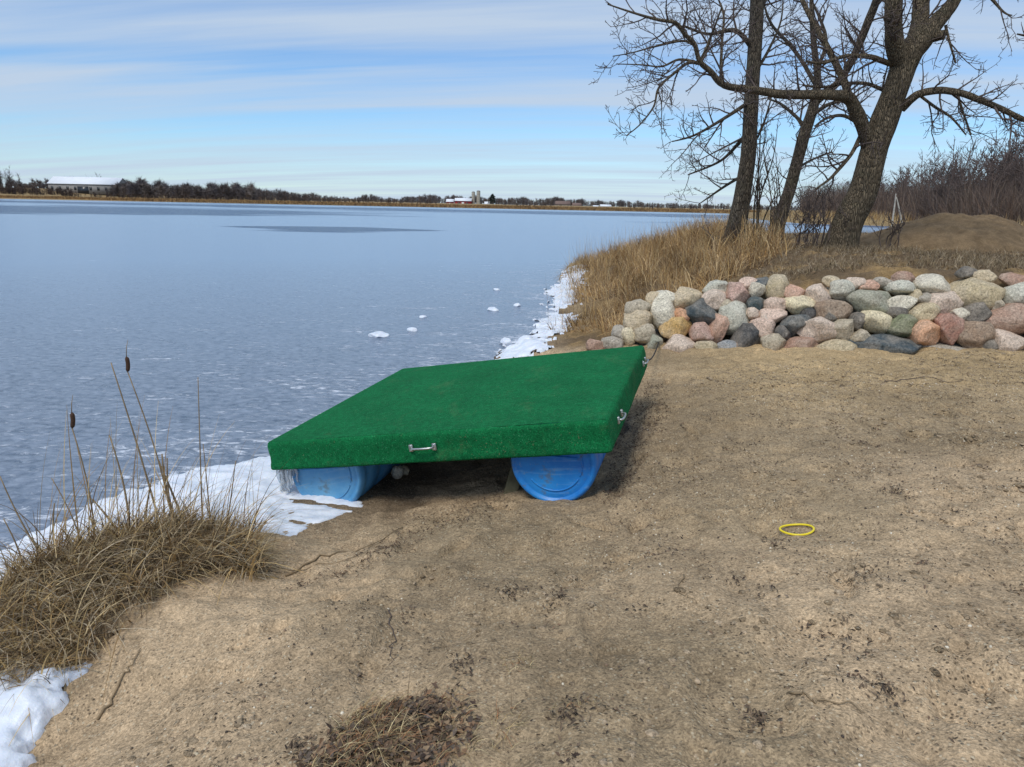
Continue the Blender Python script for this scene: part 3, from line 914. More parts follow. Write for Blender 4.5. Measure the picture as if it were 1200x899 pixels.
# cord from the raft's far corner to the wall
c0 = RM @ np.array([RW - .02, RL - .02, -.12]) + RT
c1, _ = wall_pos(772, 402)
c1 = c1 + face_n * .02
tt = np.linspace(0, 1, 14)[:, None]
cpts = c0 * (1 - tt) + c1 * tt; cpts[:, 2] -= .10 * np.sin(math.pi * tt[:, 0])
cpts[:, 2] = np.maximum(cpts[:, 2], ground_z(cpts[:, 0], cpts[:, 1]) + .008)
t = MB(); t.tube(cpts, .008, 6)
tag(t.build('tether_cord', M_ROPE), 'black cord tying the far raft corner to the boulders', 'cord')

# ------------------------------------------------------------------ shore ice
def snow_patch(name, poly_px, thick, label, res=.02, rag=.05, z0=0.0, lump=.03, seed=0, edge=.10, px=True):
    P = np.array([onz(a, b, z0)[:2] for a, b in poly_px]) if px else np.array(poly_px, float)
    lo = P.min(0) - .1; hi = P.max(0) + .1
    X_, Y_, Q_ = grid_mesh(np.arange(lo[0], hi[0], res), np.arange(lo[1], hi[1], res))
    sd = -poly_sd(P, X_, Y_) + rag * 2 * fbm(X_ * 5, Y_ * 5, 4, seed + 3, .6) + rag * 1.2 * fbm(X_ * 22, Y_ * 22, 2, seed + 9)
    gzv = np.maximum(ground_z(X_, Y_), 0.0)
    prof = np.sqrt(np.clip(sd / edge, 0, 1))
    thick = thick * np.clip(.25 + (np.hypot(X_ + 1.25, Y_ - 4.55) - .25) * 1.6, .22, 1.25)
    topz = gzv + thick * prof * (1 + 1.3 * fbm(X_ * 2.2, Y_ * 2.2, 3, seed)) + .5 * lump * fbm(X_ * 7 + 2 * Y_, Y_ * 12, 4, seed + 5) * prof + .5 * lump * fbm(X_ * 3 + Y_ * 8, Y_ * 2, 3, seed + 6) * prof
    zt = np.where(sd > 0, topz, gzv - .04)
    keep = (sd > -res * 1.6)
    qk = keep[Q_].all(1)
    Q_ = Q_[qk]
    used = np.unique(Q_); remap = np.full(len(X_), -1); remap[used] = np.arange(len(used))
    me = mesh(name, np.c_[X_, Y_, zt][used], remap[Q_])
    o = obj(name, me, M_SNOW)
    return tag(o, label, None, None, 'stuff')


snow_patch('shore_ice', [(-330, 700), (-120, 690), (0, 728), (10, 770), (18, 796), (72, 788), (98, 810), (80, 842), (58, 880), (30, 925), (-60, 1000), (-330, 1000), (-500, 800)],
           .05, 'white shore ice below the grass clump, beside the bare sand', .014, .035, .04, .05, 1)
snow_patch('shore_ice', [(-200, 668), (0, 648), (60, 616), (120, 594), (180, 574), (235, 548), (300, 540), (335, 536), (420, 528), (432, 565), (424, 586), (436, 600), (400, 608), (362, 624), (332, 642), (308, 640), (240, 640), (120, 660), (40, 690), (-100, 720)],
           .05, 'white ice heaped round the light blue barrel and behind the grass', .018, .03, 0.0, .05, 2)
snow_patch('shore_ice', [(590, 416), (598, 404), (616, 398), (628, 388), (636, 374), (646, 366), (642, 357), (650, 350), (642, 344), (646, 338), (660, 334), (660, 325), (670, 320), (684, 318), (684, 345), (674, 362), (672, 378), (664, 392), (640, 408), (640, 425), (585, 430)],
           .05, 'white ice rim along the far beach below the tall grass', .04, .16, 0.0, .04, 3, .35)
for (a, b, w, h, lab) in [(444, 393.5, 24, 5, 'low flat white floe on the blue ice, broadest of the row'), (483, 387.5, 13, 5, 'small domed white floe beside the flat floe'),
                          (496, 372, 9, 3, 'tiny white floe farthest out from the far ice rim'), (578, 363.5, 14, 4, 'thin white floe near the far ice rim'),
                          (593, 402, 14, 8, 'lumpy white ice block at the end of the far ice rim'), (606, 359, 9, 5, 'small white ice lump floating off the grassy point'), (582, 340, 8, 3, 'faint white speck of ice off the grassy point')]:
    P = onz(a, b, 0); s_ = np.linalg.norm(P - EYE) / F
    V = stone_shape(a, 7, .7); hh = h * s_ * .7
    V = V * np.array([w * s_ / 2, w * s_ * .6, hh]); V[:, 2] += .1 * hh
    o = obj('ice_floe', mesh('ice_floe', V, ICO3[1]), M_SNOW); o.location = Vector(P)
    tag(o, lab, 'ice floe', 'ice floes off the shore')

# icicles hanging from the raft's lake-side corner
ici = MB()
for i in range(26):
    u = random.uniform(.02, .16); v = random.uniform(.02, .16)
    p = RM @ np.array([u, v, -RH + .02]) + RT
    L_ = random.uniform(.10, .22)
    q = p + np.array([random.uniform(-.02, .02), random.uniform(-.02, .02), -L_])
    q[2] = max(q[2], .02)
    tt = np.linspace(0, 1, 6)[:, None]
    ici.tube(p * (1 - tt) + q * tt + np.c_[rng.normal(0, .004, (6, 2)), np.zeros(6)], np.linspace(.016, .006, 6), 7)
m_ = Mat('clear_ice'); m_.set('Base Color', (.86, .9, .93)).set('Roughness', .15)
m_.b.inputs['Transmission Weight'].default_value = .65; m_.b.inputs['IOR'].default_value = 1.31
m_.set('Normal', m_.bump(m_.noise(m_.coord(), 30, 3), .4, .01))
tag(ici.build('icicle_curtain', m_.m), 'curtain of icicles hanging from the lake-side raft corner', 'icicles')


# ------------------------------------------------------------------ dry grass, leaves and debris
def blades(pos, L, w, lean, nseg=3, droop=.5, col=None, face=None):
    """curved tapered strips; pos (n,3), L (n,), w (n,), lean (n,2) horizontal lean per unit length"""
    n = len(pos); t = np.linspace(0, 1, nseg + 1)
    cur = pos[:, None, :] + np.zeros((n, nseg + 1, 3))
    lm = np.linalg.norm(lean, axis=1)[:, None]
    out = (t[None] * .35 + .65 * t[None] ** 2)
    cur[..., 0] += lean[:, 0:1] * L[:, None] * out; cur[..., 1] += lean[:, 1:2] * L[:, None] * out
    vert = np.sqrt(np.clip(1 - np.clip(lm, 0, .95) ** 2, .05, 1))
    cur[..., 2] += L[:, None] * (t[None] * vert - droop * np.clip(lm, 0, 1.2) * t[None] ** 2.2)
    a = rng.uniform(0, 2 * math.pi, n) if face is None else face
    sd = np.c_[np.cos(a), np.sin(a), np.zeros(n)]
    wid = (w[:, None] * (1 - .85 * t[None] ** 1.5))[..., None] * .5
    V = np.stack([cur - sd[:, None] * wid, cur + sd[:, None] * wid], 2).reshape(n, -1, 3)
    m = 2 * (nseg + 1); k = np.arange(n)[:, None, None] * m
    q = np.array([(2 * i, 2 * i + 1, 2 * i + 3, 2 * i + 2) for i in range(nseg)])[None]
    cc = np.repeat(col, m, 0)
    return V.reshape(-1, 3), (k + q).reshape(-1, 4), cc


STRAW = np.array([srgb(190, 162, 112), srgb(168, 138, 92), srgb(150, 122, 84), srgb(204, 182, 140), srgb(128, 104, 74), srgb(178, 158, 124), srgb(112, 92, 68)])
GREYSTRAW = np.array([srgb(158, 140, 112), srgb(136, 116, 88), srgb(174, 156, 128), srgb(114, 96, 74), srgb(150, 132, 98), srgb(98, 82, 64), srgb(186, 170, 144)])


def pick(pal, n, jit=.12):
    return pal[rng.integers(0, len(pal), n)] * (1 + rng.uniform(-jit, jit, (n, 1)))


def rand_in_px(poly, n, z=0.0):
    P = np.array([onz(a, b, z)[:2] for a, b in poly]); lo, hi = P.min(0), P.max(0); out = []
    tot = 0
    while tot < n:
        q = rng.uniform(lo, hi, (n * 3, 2)); s_ = poly_sd(P, q[:, 0], q[:, 1]); q = q[s_ < 0]; out.append(q); tot += len(q)
    return np.vstack(out)[:n]


def rand_in_world(P, n):
    P = np.array(P, float); lo, hi = P.min(0), P.max(0); out = []; tot = 0
    while tot < n:
        q = rng.uniform(lo, hi, (n * 3, 2)); q = q[poly_sd(P, q[:, 0], q[:, 1]) < 0]; out.append(q); tot += len(q)
    return np.vstack(out)[:n]


def stuff(name, parts, mat, label):
    V = []; Q = []; cc = []; n = 0
    for v, q, c in parts:
        V.append(v); Q.append(q + n); cc.append(c); n += len(v)
    o = obj(name, mesh(name, np.vstack(V), np.vstack(Q), True, np.vstack(cc)), mat)
    return tag(o, label, None, None, 'stuff')


def g3(q, dz=0.0):
    return np.c_[q, ground_z(q[:, 0], q[:, 1]) + dz]


def leaf_bits(q, size, pal, dz=0.0, flat=.35, asp=.6, stack=0.0):
    """curled leaf-like quads (2 faces folded along the middle)"""
    n = len(q); P = g3(q, dz); P[:, 2] += rng.uniform(0, 1, n) * stack
    s_ = size * rng.uniform(.5, 1.3, n)
    a = rng.uniform(0, 2 * math.pi, n); ux = np.c_[np.cos(a), np.sin(a), rng.normal(0, flat, n)]; vx = np.c_[-np.sin(a), np.cos(a), rng.normal(0, flat, n)]
    k = rng.uniform(.1, .6, n)[:, None] * s_[:, None] * np.array([0, 0, 1.0])
    ux = ux * s_[:, None]; vx = vx * s_[:, None] * asp
    V = np.stack([P - ux, P - vx * .8 + k * .6, P + vx * .8 + k * .6, P + ux * .9, P - ux * .1 - k * .15, P + ux * .1 - k * .15], 1)
    base = np.arange(n)[:, None, None] * 6
    qd = np.array([(0, 1, 5, 4), (4, 5, 1, 3), (0, 4, 5, 2), (4, 3, 2, 5)])
    qd = np.array([(0, 1, 3, 4), (0, 4, 3, 2)])[None]
    return V.reshape(-1, 3), (base + qd).reshape(-1, 4), np.repeat(pick(pal, n, .2), 6, 0)


# the overhanging tussock bank at the lower left
parts = []
TUS = [(-90, 740), (-40, 690), (50, 655), (110, 632), (200, 606), (280, 612), (306, 640), (312, 664), (250, 672), (195, 690), (150, 712), (120, 742), (70, 780), (20, 782), (-60, 800)]
cen = rand_in_px(TUS, 150, .2)
q = np.repeat(cen, 62, 0) + rng.normal(0, .045, (150 * 62, 2)); n = len(q)
inl = np.array([.80, -.60])                                       # away from the lake, over the sand
ang = rng.normal(0, 1.0, n); dirn = np.c_[np.cos(ang) * inl[0] - np.sin(ang) * inl[1], np.sin(ang) * inl[0] + np.cos(ang) * inl[1]]
lean = dirn * rng.uniform(.35, 1.15, (n, 1)); L = rng.uniform(.16, .42, n) + .22 * (rng.uniform(0, 1, n) < .15)
parts.append(blades(g3(q, -.02), L, rng.uniform(.004, .009, n), lean, 6, .62, pick(np.vstack([GREYSTRAW, STRAW[:4] * 1.08]), n, .25)))
q = rand_in_px(TUS, 3800, .2); n = len(q)                          # matted thatch lying every way
ang = rng.uniform(0, 2 * math.pi, n)
parts.append(blades(g3(q, .05), rng.uniform(.12, .34, n), rng.uniform(.004, .008, n), np.c_[np.cos(ang), np.sin(ang)] * rng.uniform(.7, 1.0, (n, 1)), 4, .42, pick(np.vstack([GREYSTRAW, STRAW]), n, .25)))
# upright dense tuft by the barrel end, standing over the crest
cen = rand_in_px([(175, 628), (290, 612), (305, 650), (200, 668)], 26, .2)
q = np.repeat(cen, 50, 0) + rng.normal(0, .03, (26 * 50, 2)); n = len(q)
ang = rng.uniform(0, 2 * math.pi, n)
parts.append(blades(g3(q, -.02), rng.uniform(.2, .40, n), rng.uniform(.004, .008, n), np.c_[np.cos(ang), np.sin(ang)] * rng.uniform(.3, 1.15, (n, 1)), 6, .6, pick(np.vstack([GREYSTRAW, STRAW]), n)))
# long thin leaves waving over the ice
q = rand_in_px([(30, 650), (170, 610), (300, 610), (300, 640), (60, 690)], 150, .2); n = len(q)
ang = rng.normal(.2, .9, n)
parts.append(blades(g3(q), rng.uniform(.45, .95, n), rng.uniform(.004, .008, n), np.c_[np.cos(ang), np.sin(ang) * .6] * rng.uniform(.1, .75, (n, 1)), 8, .55, pick(STRAW, n)))
q = np.array([onz(a, 612, .2)[:2] for a in (262, 270, 276, 284, 290, 296, 300)]); n = len(q)    # blades reaching over the raft corner
parts.append(blades(g3(q), rng.uniform(.62, .80, n), np.full(n, .008), np.c_[rng.uniform(.45, .75, n), rng.uniform(.0, .18, n)], 10, .62, pick(STRAW[:4], n)))
stuff('dry_grass', parts, M_PIECE, 'matted grey brown marsh grass clump overhanging the sand by the ice')

# broken reed stems and cattails standing in that clump
def stalk(name, base, tip, r0, r1, mat, bend=.03, n=9):
    t = MB(); tt = np.linspace(0, 1, n)[:, None]
    P_ = base * (1 - tt) + tip * tt
    P_ = P_ + np.c_[np.sin(tt * 3.1) * bend, np.zeros((n, 2))]
    t.tube(P_, np.linspace(r0, r1, n), 6)
    return t, P_


M_STALK = simple('dry_reed_stem', srgb(140, 120, 92), .85, var=.3, scale=12)
def at_depth(px, py, d): return aty(px, py, d)
for (bx_, by_, tx, ty, hx, hy, hl, lab) in [(112, 650, 84, 501, 84, 492, 17, 'cattail with a short upright brown head above the grass clump'),
                                            (205, 618, 149, 435, 148, 427, 18, 'tall cattail with a slightly bent brown head above the grass clump')]:
    b = onz(bx_, by_, .15); b[2] = ground_z(b[:1], b[1:2])[0] - .02
    tip = at_depth(tx, ty, b[1]); top_ = at_depth(hx, hy - hl / 2, b[1])
    r = empty('cattail', tuple(b)); tag(r, lab, 'cattail', 'cattails in the grass clump')
    t, P_ = stalk('stem', np.zeros(3), tip - b, .0055, .003, M_STALK); t.build('stem', M_STALK, r)
    hd = MB(); k = np.linspace(0, 1, 12)[:, None]; lo_ = P_[-1] - (tip - b) / np.linalg.norm(tip - b) * .004; hi_ = top_ - b
    pts = lo_ * (1 - k) + hi_ * k; pts[:, 0] += .006 * np.sin(k[:, 0] * 3)
    hd.tube(pts, .0115 * np.clip(np.sin(np.linspace(.12, 3.0, 12)) * 2.2, .25, 1), 10); hd.build('seed_head', M_CATTAIL, r)
    sp_ = MB(); sp_.tube([hi_ - (hi_ - lo_) * .05, hi_ + np.array([.006, 0, .05]), hi_ + np.array([.02, 0, .10])], [.0025, .002, .001], 5); sp_.build('spike', M_STALK, r)
for (bx_, by_, tx, ty, r_) in [(60, 660, 0, 558, .006), (190, 612, 130, 425, .007), (150, 640, 108, 585, .009), (166, 628, 178, 560, .008), (236, 612, 232, 442, .005), (150, 612, 128, 510, .008),
                               (212, 612, 190, 532, .010), (220, 610, 186, 540, .009), (206, 612, 196, 537, .008), (30, 668, 4, 608, .006), (98, 640, 60, 560, .005), (246, 606, 238, 520, .005), (70, 655, 64, 590, .007), (262, 612, 276, 540, .005)]:
    b = onz(bx_, by_, .15); b[2] = ground_z(b[:1], b[1:2])[0] - .02
    t, _ = stalk('reed_stem', np.zeros(3), at_depth(tx, ty, b[1]) - b, r_, r_ * .45, M_STALK, random.uniform(-.03, .03))
    o = t.build('reed_stem', M_STALK); o.location = Vector(b)
    tag(o, 'bare dry reed stem standing in the marsh grass clump', 'reed', 'bare reed stems in the grass clump')

# tall tawny grass on the point behind the wall
parts = []
pt = np.array([(.55, 11.3), (1.05, 13.6), (1.35, 17), (1.5, 21), (2.2, 25), (5, 28), (7.5, 24), (6.6, 19), (5.4, 14), (3.4, 11.6), (2.2, 10.4), (1.4, 10.4)])
cen = rand_in_world(pt, 700)
q = np.repeat(cen, 34, 0) + rng.normal(0, .11, (700 * 34, 2)); n = len(q)
sdq = poly_sd(LAKE, q[:, 0], q[:, 1]); q = q[sdq > .05]; n = len(q)
hgt = np.clip(.24 + .075 * (q[:, 0] - 1), .20, .52) * rng.uniform(.7, 1.25, n) 
ca = np.floor(q[:, 0] * 2.2) * 12.9 + np.floor(q[:, 1] * 1.6) * 78.2
ang = math.pi + 2.2 * np.sin(ca * 3.7) * (rng.uniform(0, 1, n) < .75) + rng.normal(0, .6, n)
ctone = .78 + .5 * (fbm(q[:, 0] * 1.3, q[:, 1] * .9, 3, 123)[:, None] + .45)
parts.append(blades(g3(q), hgt * 1.45, rng.uniform(.007, .015, n), np.c_[np.cos(ang), np.sin(ang) * .8] * rng.uniform(.25, 1.35, (n, 1)), 6, .74, pick(STRAW, n, .25) * ctone * np.array([1.12, 1.05, 1.0])))
q = rand_in_world(pt, 900); q = q[poly_sd(LAKE, q[:, 0], q[:, 1]) > .1]; n = len(q)       # seed stalks above it
parts.append(blades(g3(q), rng.uniform(.75, 1.15, n), rng.uniform(.003, .006, n), rng.normal(0, .12, (n, 2)), 3, .2, pick(STRAW, n)))
stuff('tall_grass', parts, M_PIECE, 'tall tawny dry grass on the point between the lake and the boulder wall')

# thin matted grass on the terrace, brown reeds farther back
parts = []
ter = [(2.0, 9.6), (3.6, 11.4), (6, 15), (7, 19), (9, 26), (13, 29), (20, 30), (24, 22), (18, 11), (13, 8.6), (6.2, 9.3), (3.5, 9.9)]
q = np.vstack([rand_in_world(ter, 34000), rand_in_world([(2.0, 9.6), (3.6, 11.4), (6, 15), (13, 15), (14, 8.2), (6.2, 9.3), (3.5, 9.9)], 46000)])
mk = fbm(q[:, 0] * .8, q[:, 1] * .8, 3, 71) > -.12 - .6 * (rng.uniform(0, 1, len(q)) < .25); q = q[mk & (behind(q[:, 0], q[:, 1]) > 1.15)]
q = q[~((((q[:, 0] - 9.2) / 3.0) ** 2 + ((q[:, 1] - 16.2) / 3.0) ** 2 < .9) & (rng.uniform(0, 1, len(q)) < .93))]
n = len(q); ang = rng.uniform(0, 2 * math.pi, n)
parts.append(blades(g3(q), rng.uniform(.07, .24, n), rng.uniform(.004, .008, n), np.c_[np.cos(ang), np.sin(ang)] * rng.uniform(.35, 1.0, (n, 1)), 3, .45, pick(GREYSTRAW, n, .25) * .82))
q = rand_in_world([(2.0, 9.6), (3.6, 11.4), (6, 15), (13, 15), (14, 8.2), (6.2, 9.3), (3.5, 9.9)], 3500); q = q[behind(q[:, 0], q[:, 1]) > 1.0]
parts.append(leaf_bits(q, .022, np.array([srgb(110, 88, 66), srgb(88, 70, 56), srgb(132, 108, 80), srgb(150, 128, 98)]), .003, .35, .55, .02))
stuff('terrace_grass', parts, M_PIECE, 'short flattened brown grass on the terrace above the boulder wall')
parts = []
q = np.vstack([rand_in_world([(14, 27), (20, 40), (32, 60), (58, 98), (66, 112), (110, 130), (90, 60), (40, 22), (20, 19)], 26000),
               rand_in_world([(62, 112), (58, 121), (49, 125), (62, 190), (85, 190), (110, 130)], 7000)])
q = q[poly_sd(LAKE, q[:, 0], q[:, 1]) > .1]
n = len(q); ang = rng.uniform(0, 2 * math.pi, n)
tall = np.where(q[:, 1] > 90, rng.uniform(1.0, 1.9, n), rng.uniform(.35, 1.0, n))
parts.append(blades(g3(q), tall, np.where(q[:, 1] > 80, .06, .03) * rng.uniform(.6, 1.4, n), np.c_[np.cos(ang), np.sin(ang)] * rng.uniform(.05, .5, (n, 1)), 2, .3, pick(STRAW, n)))
stuff('marsh_reeds', parts, M_PIECE, 'pale brown marsh reeds between the dirt mound and the woods')
# reed belt on the far shore
parts = []
xx = rng.uniform(-520, 130, 30000); yy = np.interp(xx, [-900, -420, -250, -100, 0, 112], [365, 372, 380, 390, 392, 385]) + rng.exponential(7, 30000) + .3
n = len(xx); ang = rng.uniform(0, 2 * math.pi, n)
FARREED = np.array([srgb(150, 118, 78), srgb(128, 98, 66), srgb(168, 134, 90), srgb(104, 82, 60)])
parts.append(blades(g3(np.c_[xx, yy]), rng.uniform(.6, 1.3, n), rng.uniform(.25, .6, n), np.c_[np.cos(ang), np.sin(ang)] * rng.uniform(.05, .4, (n, 1)), 1, .2, pick(FARREED, n), face=rng.normal(0, .5, n)))
stuff('far_reed_belt', parts, M_PIECE, 'rust brown reed belt along the far lake shore')


LEAF = np.array([srgb(98, 80, 66), srgb(112, 90, 72), srgb(76, 62, 54), srgb(130, 106, 84), srgb(106, 94, 84), srgb(150, 128, 102), srgb(132, 104, 80), srgb(96, 84, 74)])
DARK = np.array([srgb(76, 64, 54), srgb(90, 76, 64), srgb(62, 54, 48), srgb(106, 90, 74), srgb(122, 104, 86)])
# leaf drift with grass in the hollow at the near edge
DR = [(330, 900), (380, 848), (440, 812), (485, 796), (545, 806), (565, 840), (560, 880), (540, 935), (330, 935)]
q = rand_in_px(DR, 2600, .46)
DW = np.array([onz(a, b, .46)[:2] for a, b in DR]); dsd = -poly_sd(DW, q[:, 0], q[:, 1]) + .10 * fbm(q[:, 0] * 7, q[:, 1] * 7, 3, 44)
q = q[(rng.uniform(0, 1, len(q)) < sstep(-.02, .16, dsd) * .85)]
parts = [leaf_bits(q, .0145, LEAF, .002, .45, .55, .012)]
q = rand_in_px([(400, 870), (440, 815), (500, 800), (530, 850), (500, 920), (380, 930)], 700, .46)
parts.append(leaf_bits(q, .014, DARK, .003, .4, .5, .010))
stuff('leaf_litter', parts, M_PIECE, 'drift of dark curled dead leaves in the hollow of the sand')
GOLD = np.array([srgb(178, 156, 112), srgb(196, 178, 136), srgb(152, 128, 92), srgb(160, 116, 82), srgb(136, 122, 92), srgb(118, 102, 80)])
parts = []
for (poly, n, lo_, hi_) in [([(380, 850), (425, 812), (470, 808), (470, 880), (400, 890)], 620, .06, .17), ([(340, 905), (420, 870), (470, 890), (420, 935), (340, 935)], 480, .05, .15), ([(440, 860), (480, 800), (550, 815), (560, 890), (480, 930)], 260, .05, .16),
                            ([(570, 840), (600, 828), (615, 860), (590, 885)], 46, .05, .12), ([(585, 770), (622, 762), (628, 786), (596, 794)], 60, .04, .09), ([(545, 875), (600, 860), (600, 890), (540, 899)], 30, .08, .16),
                            ([(640, 838), (695, 830), (700, 842), (640, 852)], 40, .03, .06)]:
    q = rand_in_px(poly, n, .46); ang = rng.normal(-.3, 1.1, n)
    parts.append(blades(g3(q), rng.uniform(lo_, hi_, n), rng.uniform(.0018, .0034, n), np.c_[np.cos(ang), np.sin(ang)] * rng.uniform(.5, 1.15, (n, 1)), 5, .62, pick(GOLD, n, .25)))
stuff('sparse_grass', parts, M_PIECE, 'sparse golden grass blades growing through the leaf drift and sand')

# dark shore wrack beside and under the raft, crumbs over the whole beach
parts = []
for poly, n, sz in [([(712, 565), (722, 520), (742, 470), (757, 446), (776, 452), (782, 480), (768, 512), (752, 534), (742, 556), (716, 594)], 1500, .015), ([(706, 590), (725, 548), (740, 552), (716, 596)], 240, .014),
                    ([(470, 575), (560, 556), (600, 556), (600, 575), (520, 600), (460, 640), (430, 645)], 460, .014), ([(335, 655), (420, 628), (470, 600), (480, 612), (420, 645), (340, 668)], 260, .014),
                    ([(760, 520), (800, 440), (860, 430), (900, 470), (880, 560), (800, 600)], 230, .012), ([(840, 450), (980, 430), (960, 480), (860, 500)], 100, .010)]:
    q = rand_in_px(poly, n, .32); q = q + rng.normal(0, .05, q.shape); parts.append(leaf_bits(q, sz * .8, np.vstack([DARK, LEAF[:6]]), .004, .45, .3, .012))
q = rand_in_px([(150, 760), (330, 690), (520, 610), (700, 600), (760, 480), (820, 425), (1200, 420), (1330, 600), (1300, 930), (300, 930), (80, 900)], 9000, .45)
mk = fbm(q[:, 0] * 1.7, q[:, 1] * 1.7, 3, 91) > -.02; q = q[mk]
parts.append(leaf_bits(q, .0065, DARK, .002, .4, .4, .003))
for (a, b, r, n) in [(1045, 596, 14, 60), (1030, 840, 20, 70), (885, 862, 22, 90), (908, 640, 14, 46), (1015, 700, 26, 60), (600, 672, 16, 60), (655, 690, 20, 60), (540, 775, 24, 60), (918, 497, 10, 24), (870, 520, 20, 40), (1110, 618, 10, 20), (985, 770, 30, 60), (665, 845, 30, 90), (480, 690, 16, 30), (350, 860, 16, 50)]:
    c = onz(a, b, .48)[:2]; s_ = np.hypot(*c) / F
    q = c + rng.normal(0, 1, (n, 2)) * np.array([r * s_ * .5, r * s_ * .7]); parts.append(leaf_bits(q, .011, DARK, .003, .45, .35, .010))
for k in range(150):
    c = rand_in_px([(260, 740), (420, 650), (700, 600), (770, 470), (830, 430), (1180, 425), (1300, 600), (1250, 920), (620, 930), (560, 800)], 1, .47)[0]
    n = int(rng.integers(4, 22)); q = c + rng.normal(0, rng.uniform(.015, .06), (n, 2)); parts.append(leaf_bits(q, .010, np.vstack([DARK, LEAF[:5]]), .003, .4, .45, .008))
stuff('shore_debris', parts, M_PIECE, 'dark bits of dead leaf and wrack scattered over the sand')
# twigs on the sand
for i, (pts, r, lab) in enumerate([([(335, 668), (380, 650), (420, 640), (470, 610)], .006, 'dark crooked stick lying where the sand meets the ice'),
                         ([(100, 770), (140, 740), (160, 720)], .006, 'short pale stick at the foot of the grass clump'),
                         ([(1036, 452), (1075, 449), (1128, 452)], .004, 'thin dark twig lying on the sand below the wall'),
                         ([(915, 862), (950, 880), (1005, 893)], .004, 'pale bent twig on the coarse near sand'),
                         ([(455, 700), (462, 740), (456, 772)], .003, 'fine dark rootlet on the sand above the leaf drift'),
                         ([(258, 670), (320, 662), (420, 660)], .004, 'long thin stem lying flat along the beach'),
                         ([(420, 899), (470, 850), (500, 810)], .003, 'long pale straw stem leaning over the leaf drift'),
                         ([(800, 690), (790, 720), (812, 730)], .003, 'tiny forked twig on the middle sand')]):
    P_ = np.array([onz(a, b, .4 if b > 680 else .15 if a < 500 else .5) for a, b in pts])
    k = np.linspace(0, len(P_) - 1, 14); P_ = np.c_[[np.interp(k, np.arange(len(P_)), P_[:, j]) for j in range(3)]].T
    P_[:, :2] += rng.normal(0, .008, (14, 2)); P_[:, 2] = ground_z(P_[:, 0], P_[:, 1]) + r * .6 + .004
    t = MB(); t.tube(P_, np.linspace(r, r * .4, 14), 6); tag(t.build('twig', M_TWIG if i in (2, 4) else M_STALK), lab, 'twig', 'twigs on the sand')

# trodden clods of sand
q = rand_in_px([(120, 800), (330, 690), (520, 610), (700, 600), (760, 480), (820, 425), (1200, 420), (1400, 600), (1400, 940), (200, 940)], 9000, .48)
q = q[fbm(q[:, 0] * 1.5 + 14, q[:, 1] * 1.5, 3, 97) > -.08]
n = len(q); P = g3(q, -.001); s_ = .004 + .013 * rng.uniform(0, 1, n) ** 3
V0, T0 = ICO2
jit = 1 + .9 * np.stack([vnoise3(V0 * 2 + k * 7.3, k) for k in range(8)])[rng.integers(0, 8, n)]
V = P[:, None] + V0[None] * jit[..., None] * s_[:, None, None] * np.stack([rng.uniform(.8, 1.5, n), rng.uniform(.8, 1.5, n), rng.uniform(.25, .5, n)], 1)[:, None]
CL = np.array([srgb(160, 140, 114), srgb(146, 128, 104), srgb(134, 116, 92), srgb(172, 152, 126)])
o = obj('sand_clods', mesh('sand_clods', V.reshape(-1, 3), (np.arange(n)[:, None, None] * len(V0) + T0[None]).reshape(-1, 3), True, np.repeat(pick(CL, n), len(V0), 0), {'sand': np.ones(n * len(V0))}), M_GROUND)
tag(o, 'crumbs and clods of trodden sand', None, None, 'stuff')
# pebbles
q = rand_in_px([(120, 800), (330, 690), (520, 610), (700, 600), (760, 480), (820, 425), (1200, 420), (1400, 600), (1400, 940), (200, 940)], 15000, .48)
q = q[fbm(q[:, 0] * 1.2 + 4, q[:, 1] * 1.2, 3, 95) + .04 * (q[:, 0] - 1) > -.06]
n = len(q); P = g3(q); s_ = .0022 + .0065 * rng.uniform(0, 1, n) ** 4
V0, T0 = ICO1
V = P[:, None] + V0[None] * s_[:, None, None] * rng.uniform(.6, 1.1, (n, 1, 3))
PEB = np.array([srgb(190, 176, 150), srgb(120, 104, 86), srgb(72, 64, 58), srgb(160, 140, 112), srgb(214, 204, 184), srgb(140, 118, 98), srgb(96, 84, 72)])
o = obj('pebbles', mesh('pebbles', V.reshape(-1, 3), (np.arange(n)[:, None, None] * len(V0) + T0[None]).reshape(-1, 3), True, np.repeat(pick(PEB, n), len(V0), 0)), M_PEBBLE)
tag(o, 'coarse grit and small pebbles strewn over the sand', None, None, 'stuff')


# ------------------------------------------------------------------ bare trees
def spline(P, n):
    P = np.asarray(P, float); k = np.linspace(0, len(P) - 1, n); i = np.clip(k.astype(int), 0, len(P) - 2); t = (k - i)[:, None]
    p0 = P[np.maximum(i - 1, 0)]; p1 = P[i]; p2 = P[i + 1]; p3 = P[np.minimum(i + 2, len(P) - 1)]
    return .5 * ((2 * p1) + (-p0 + p2) * t + (2 * p0 - 5 * p1 + 4 * p2 - p3) * t ** 2 + (-p0 + 3 * p1 - 3 * p2 + p3) * t ** 3)


def unit(v): return v / (np.linalg.norm(v) + 1e-9)


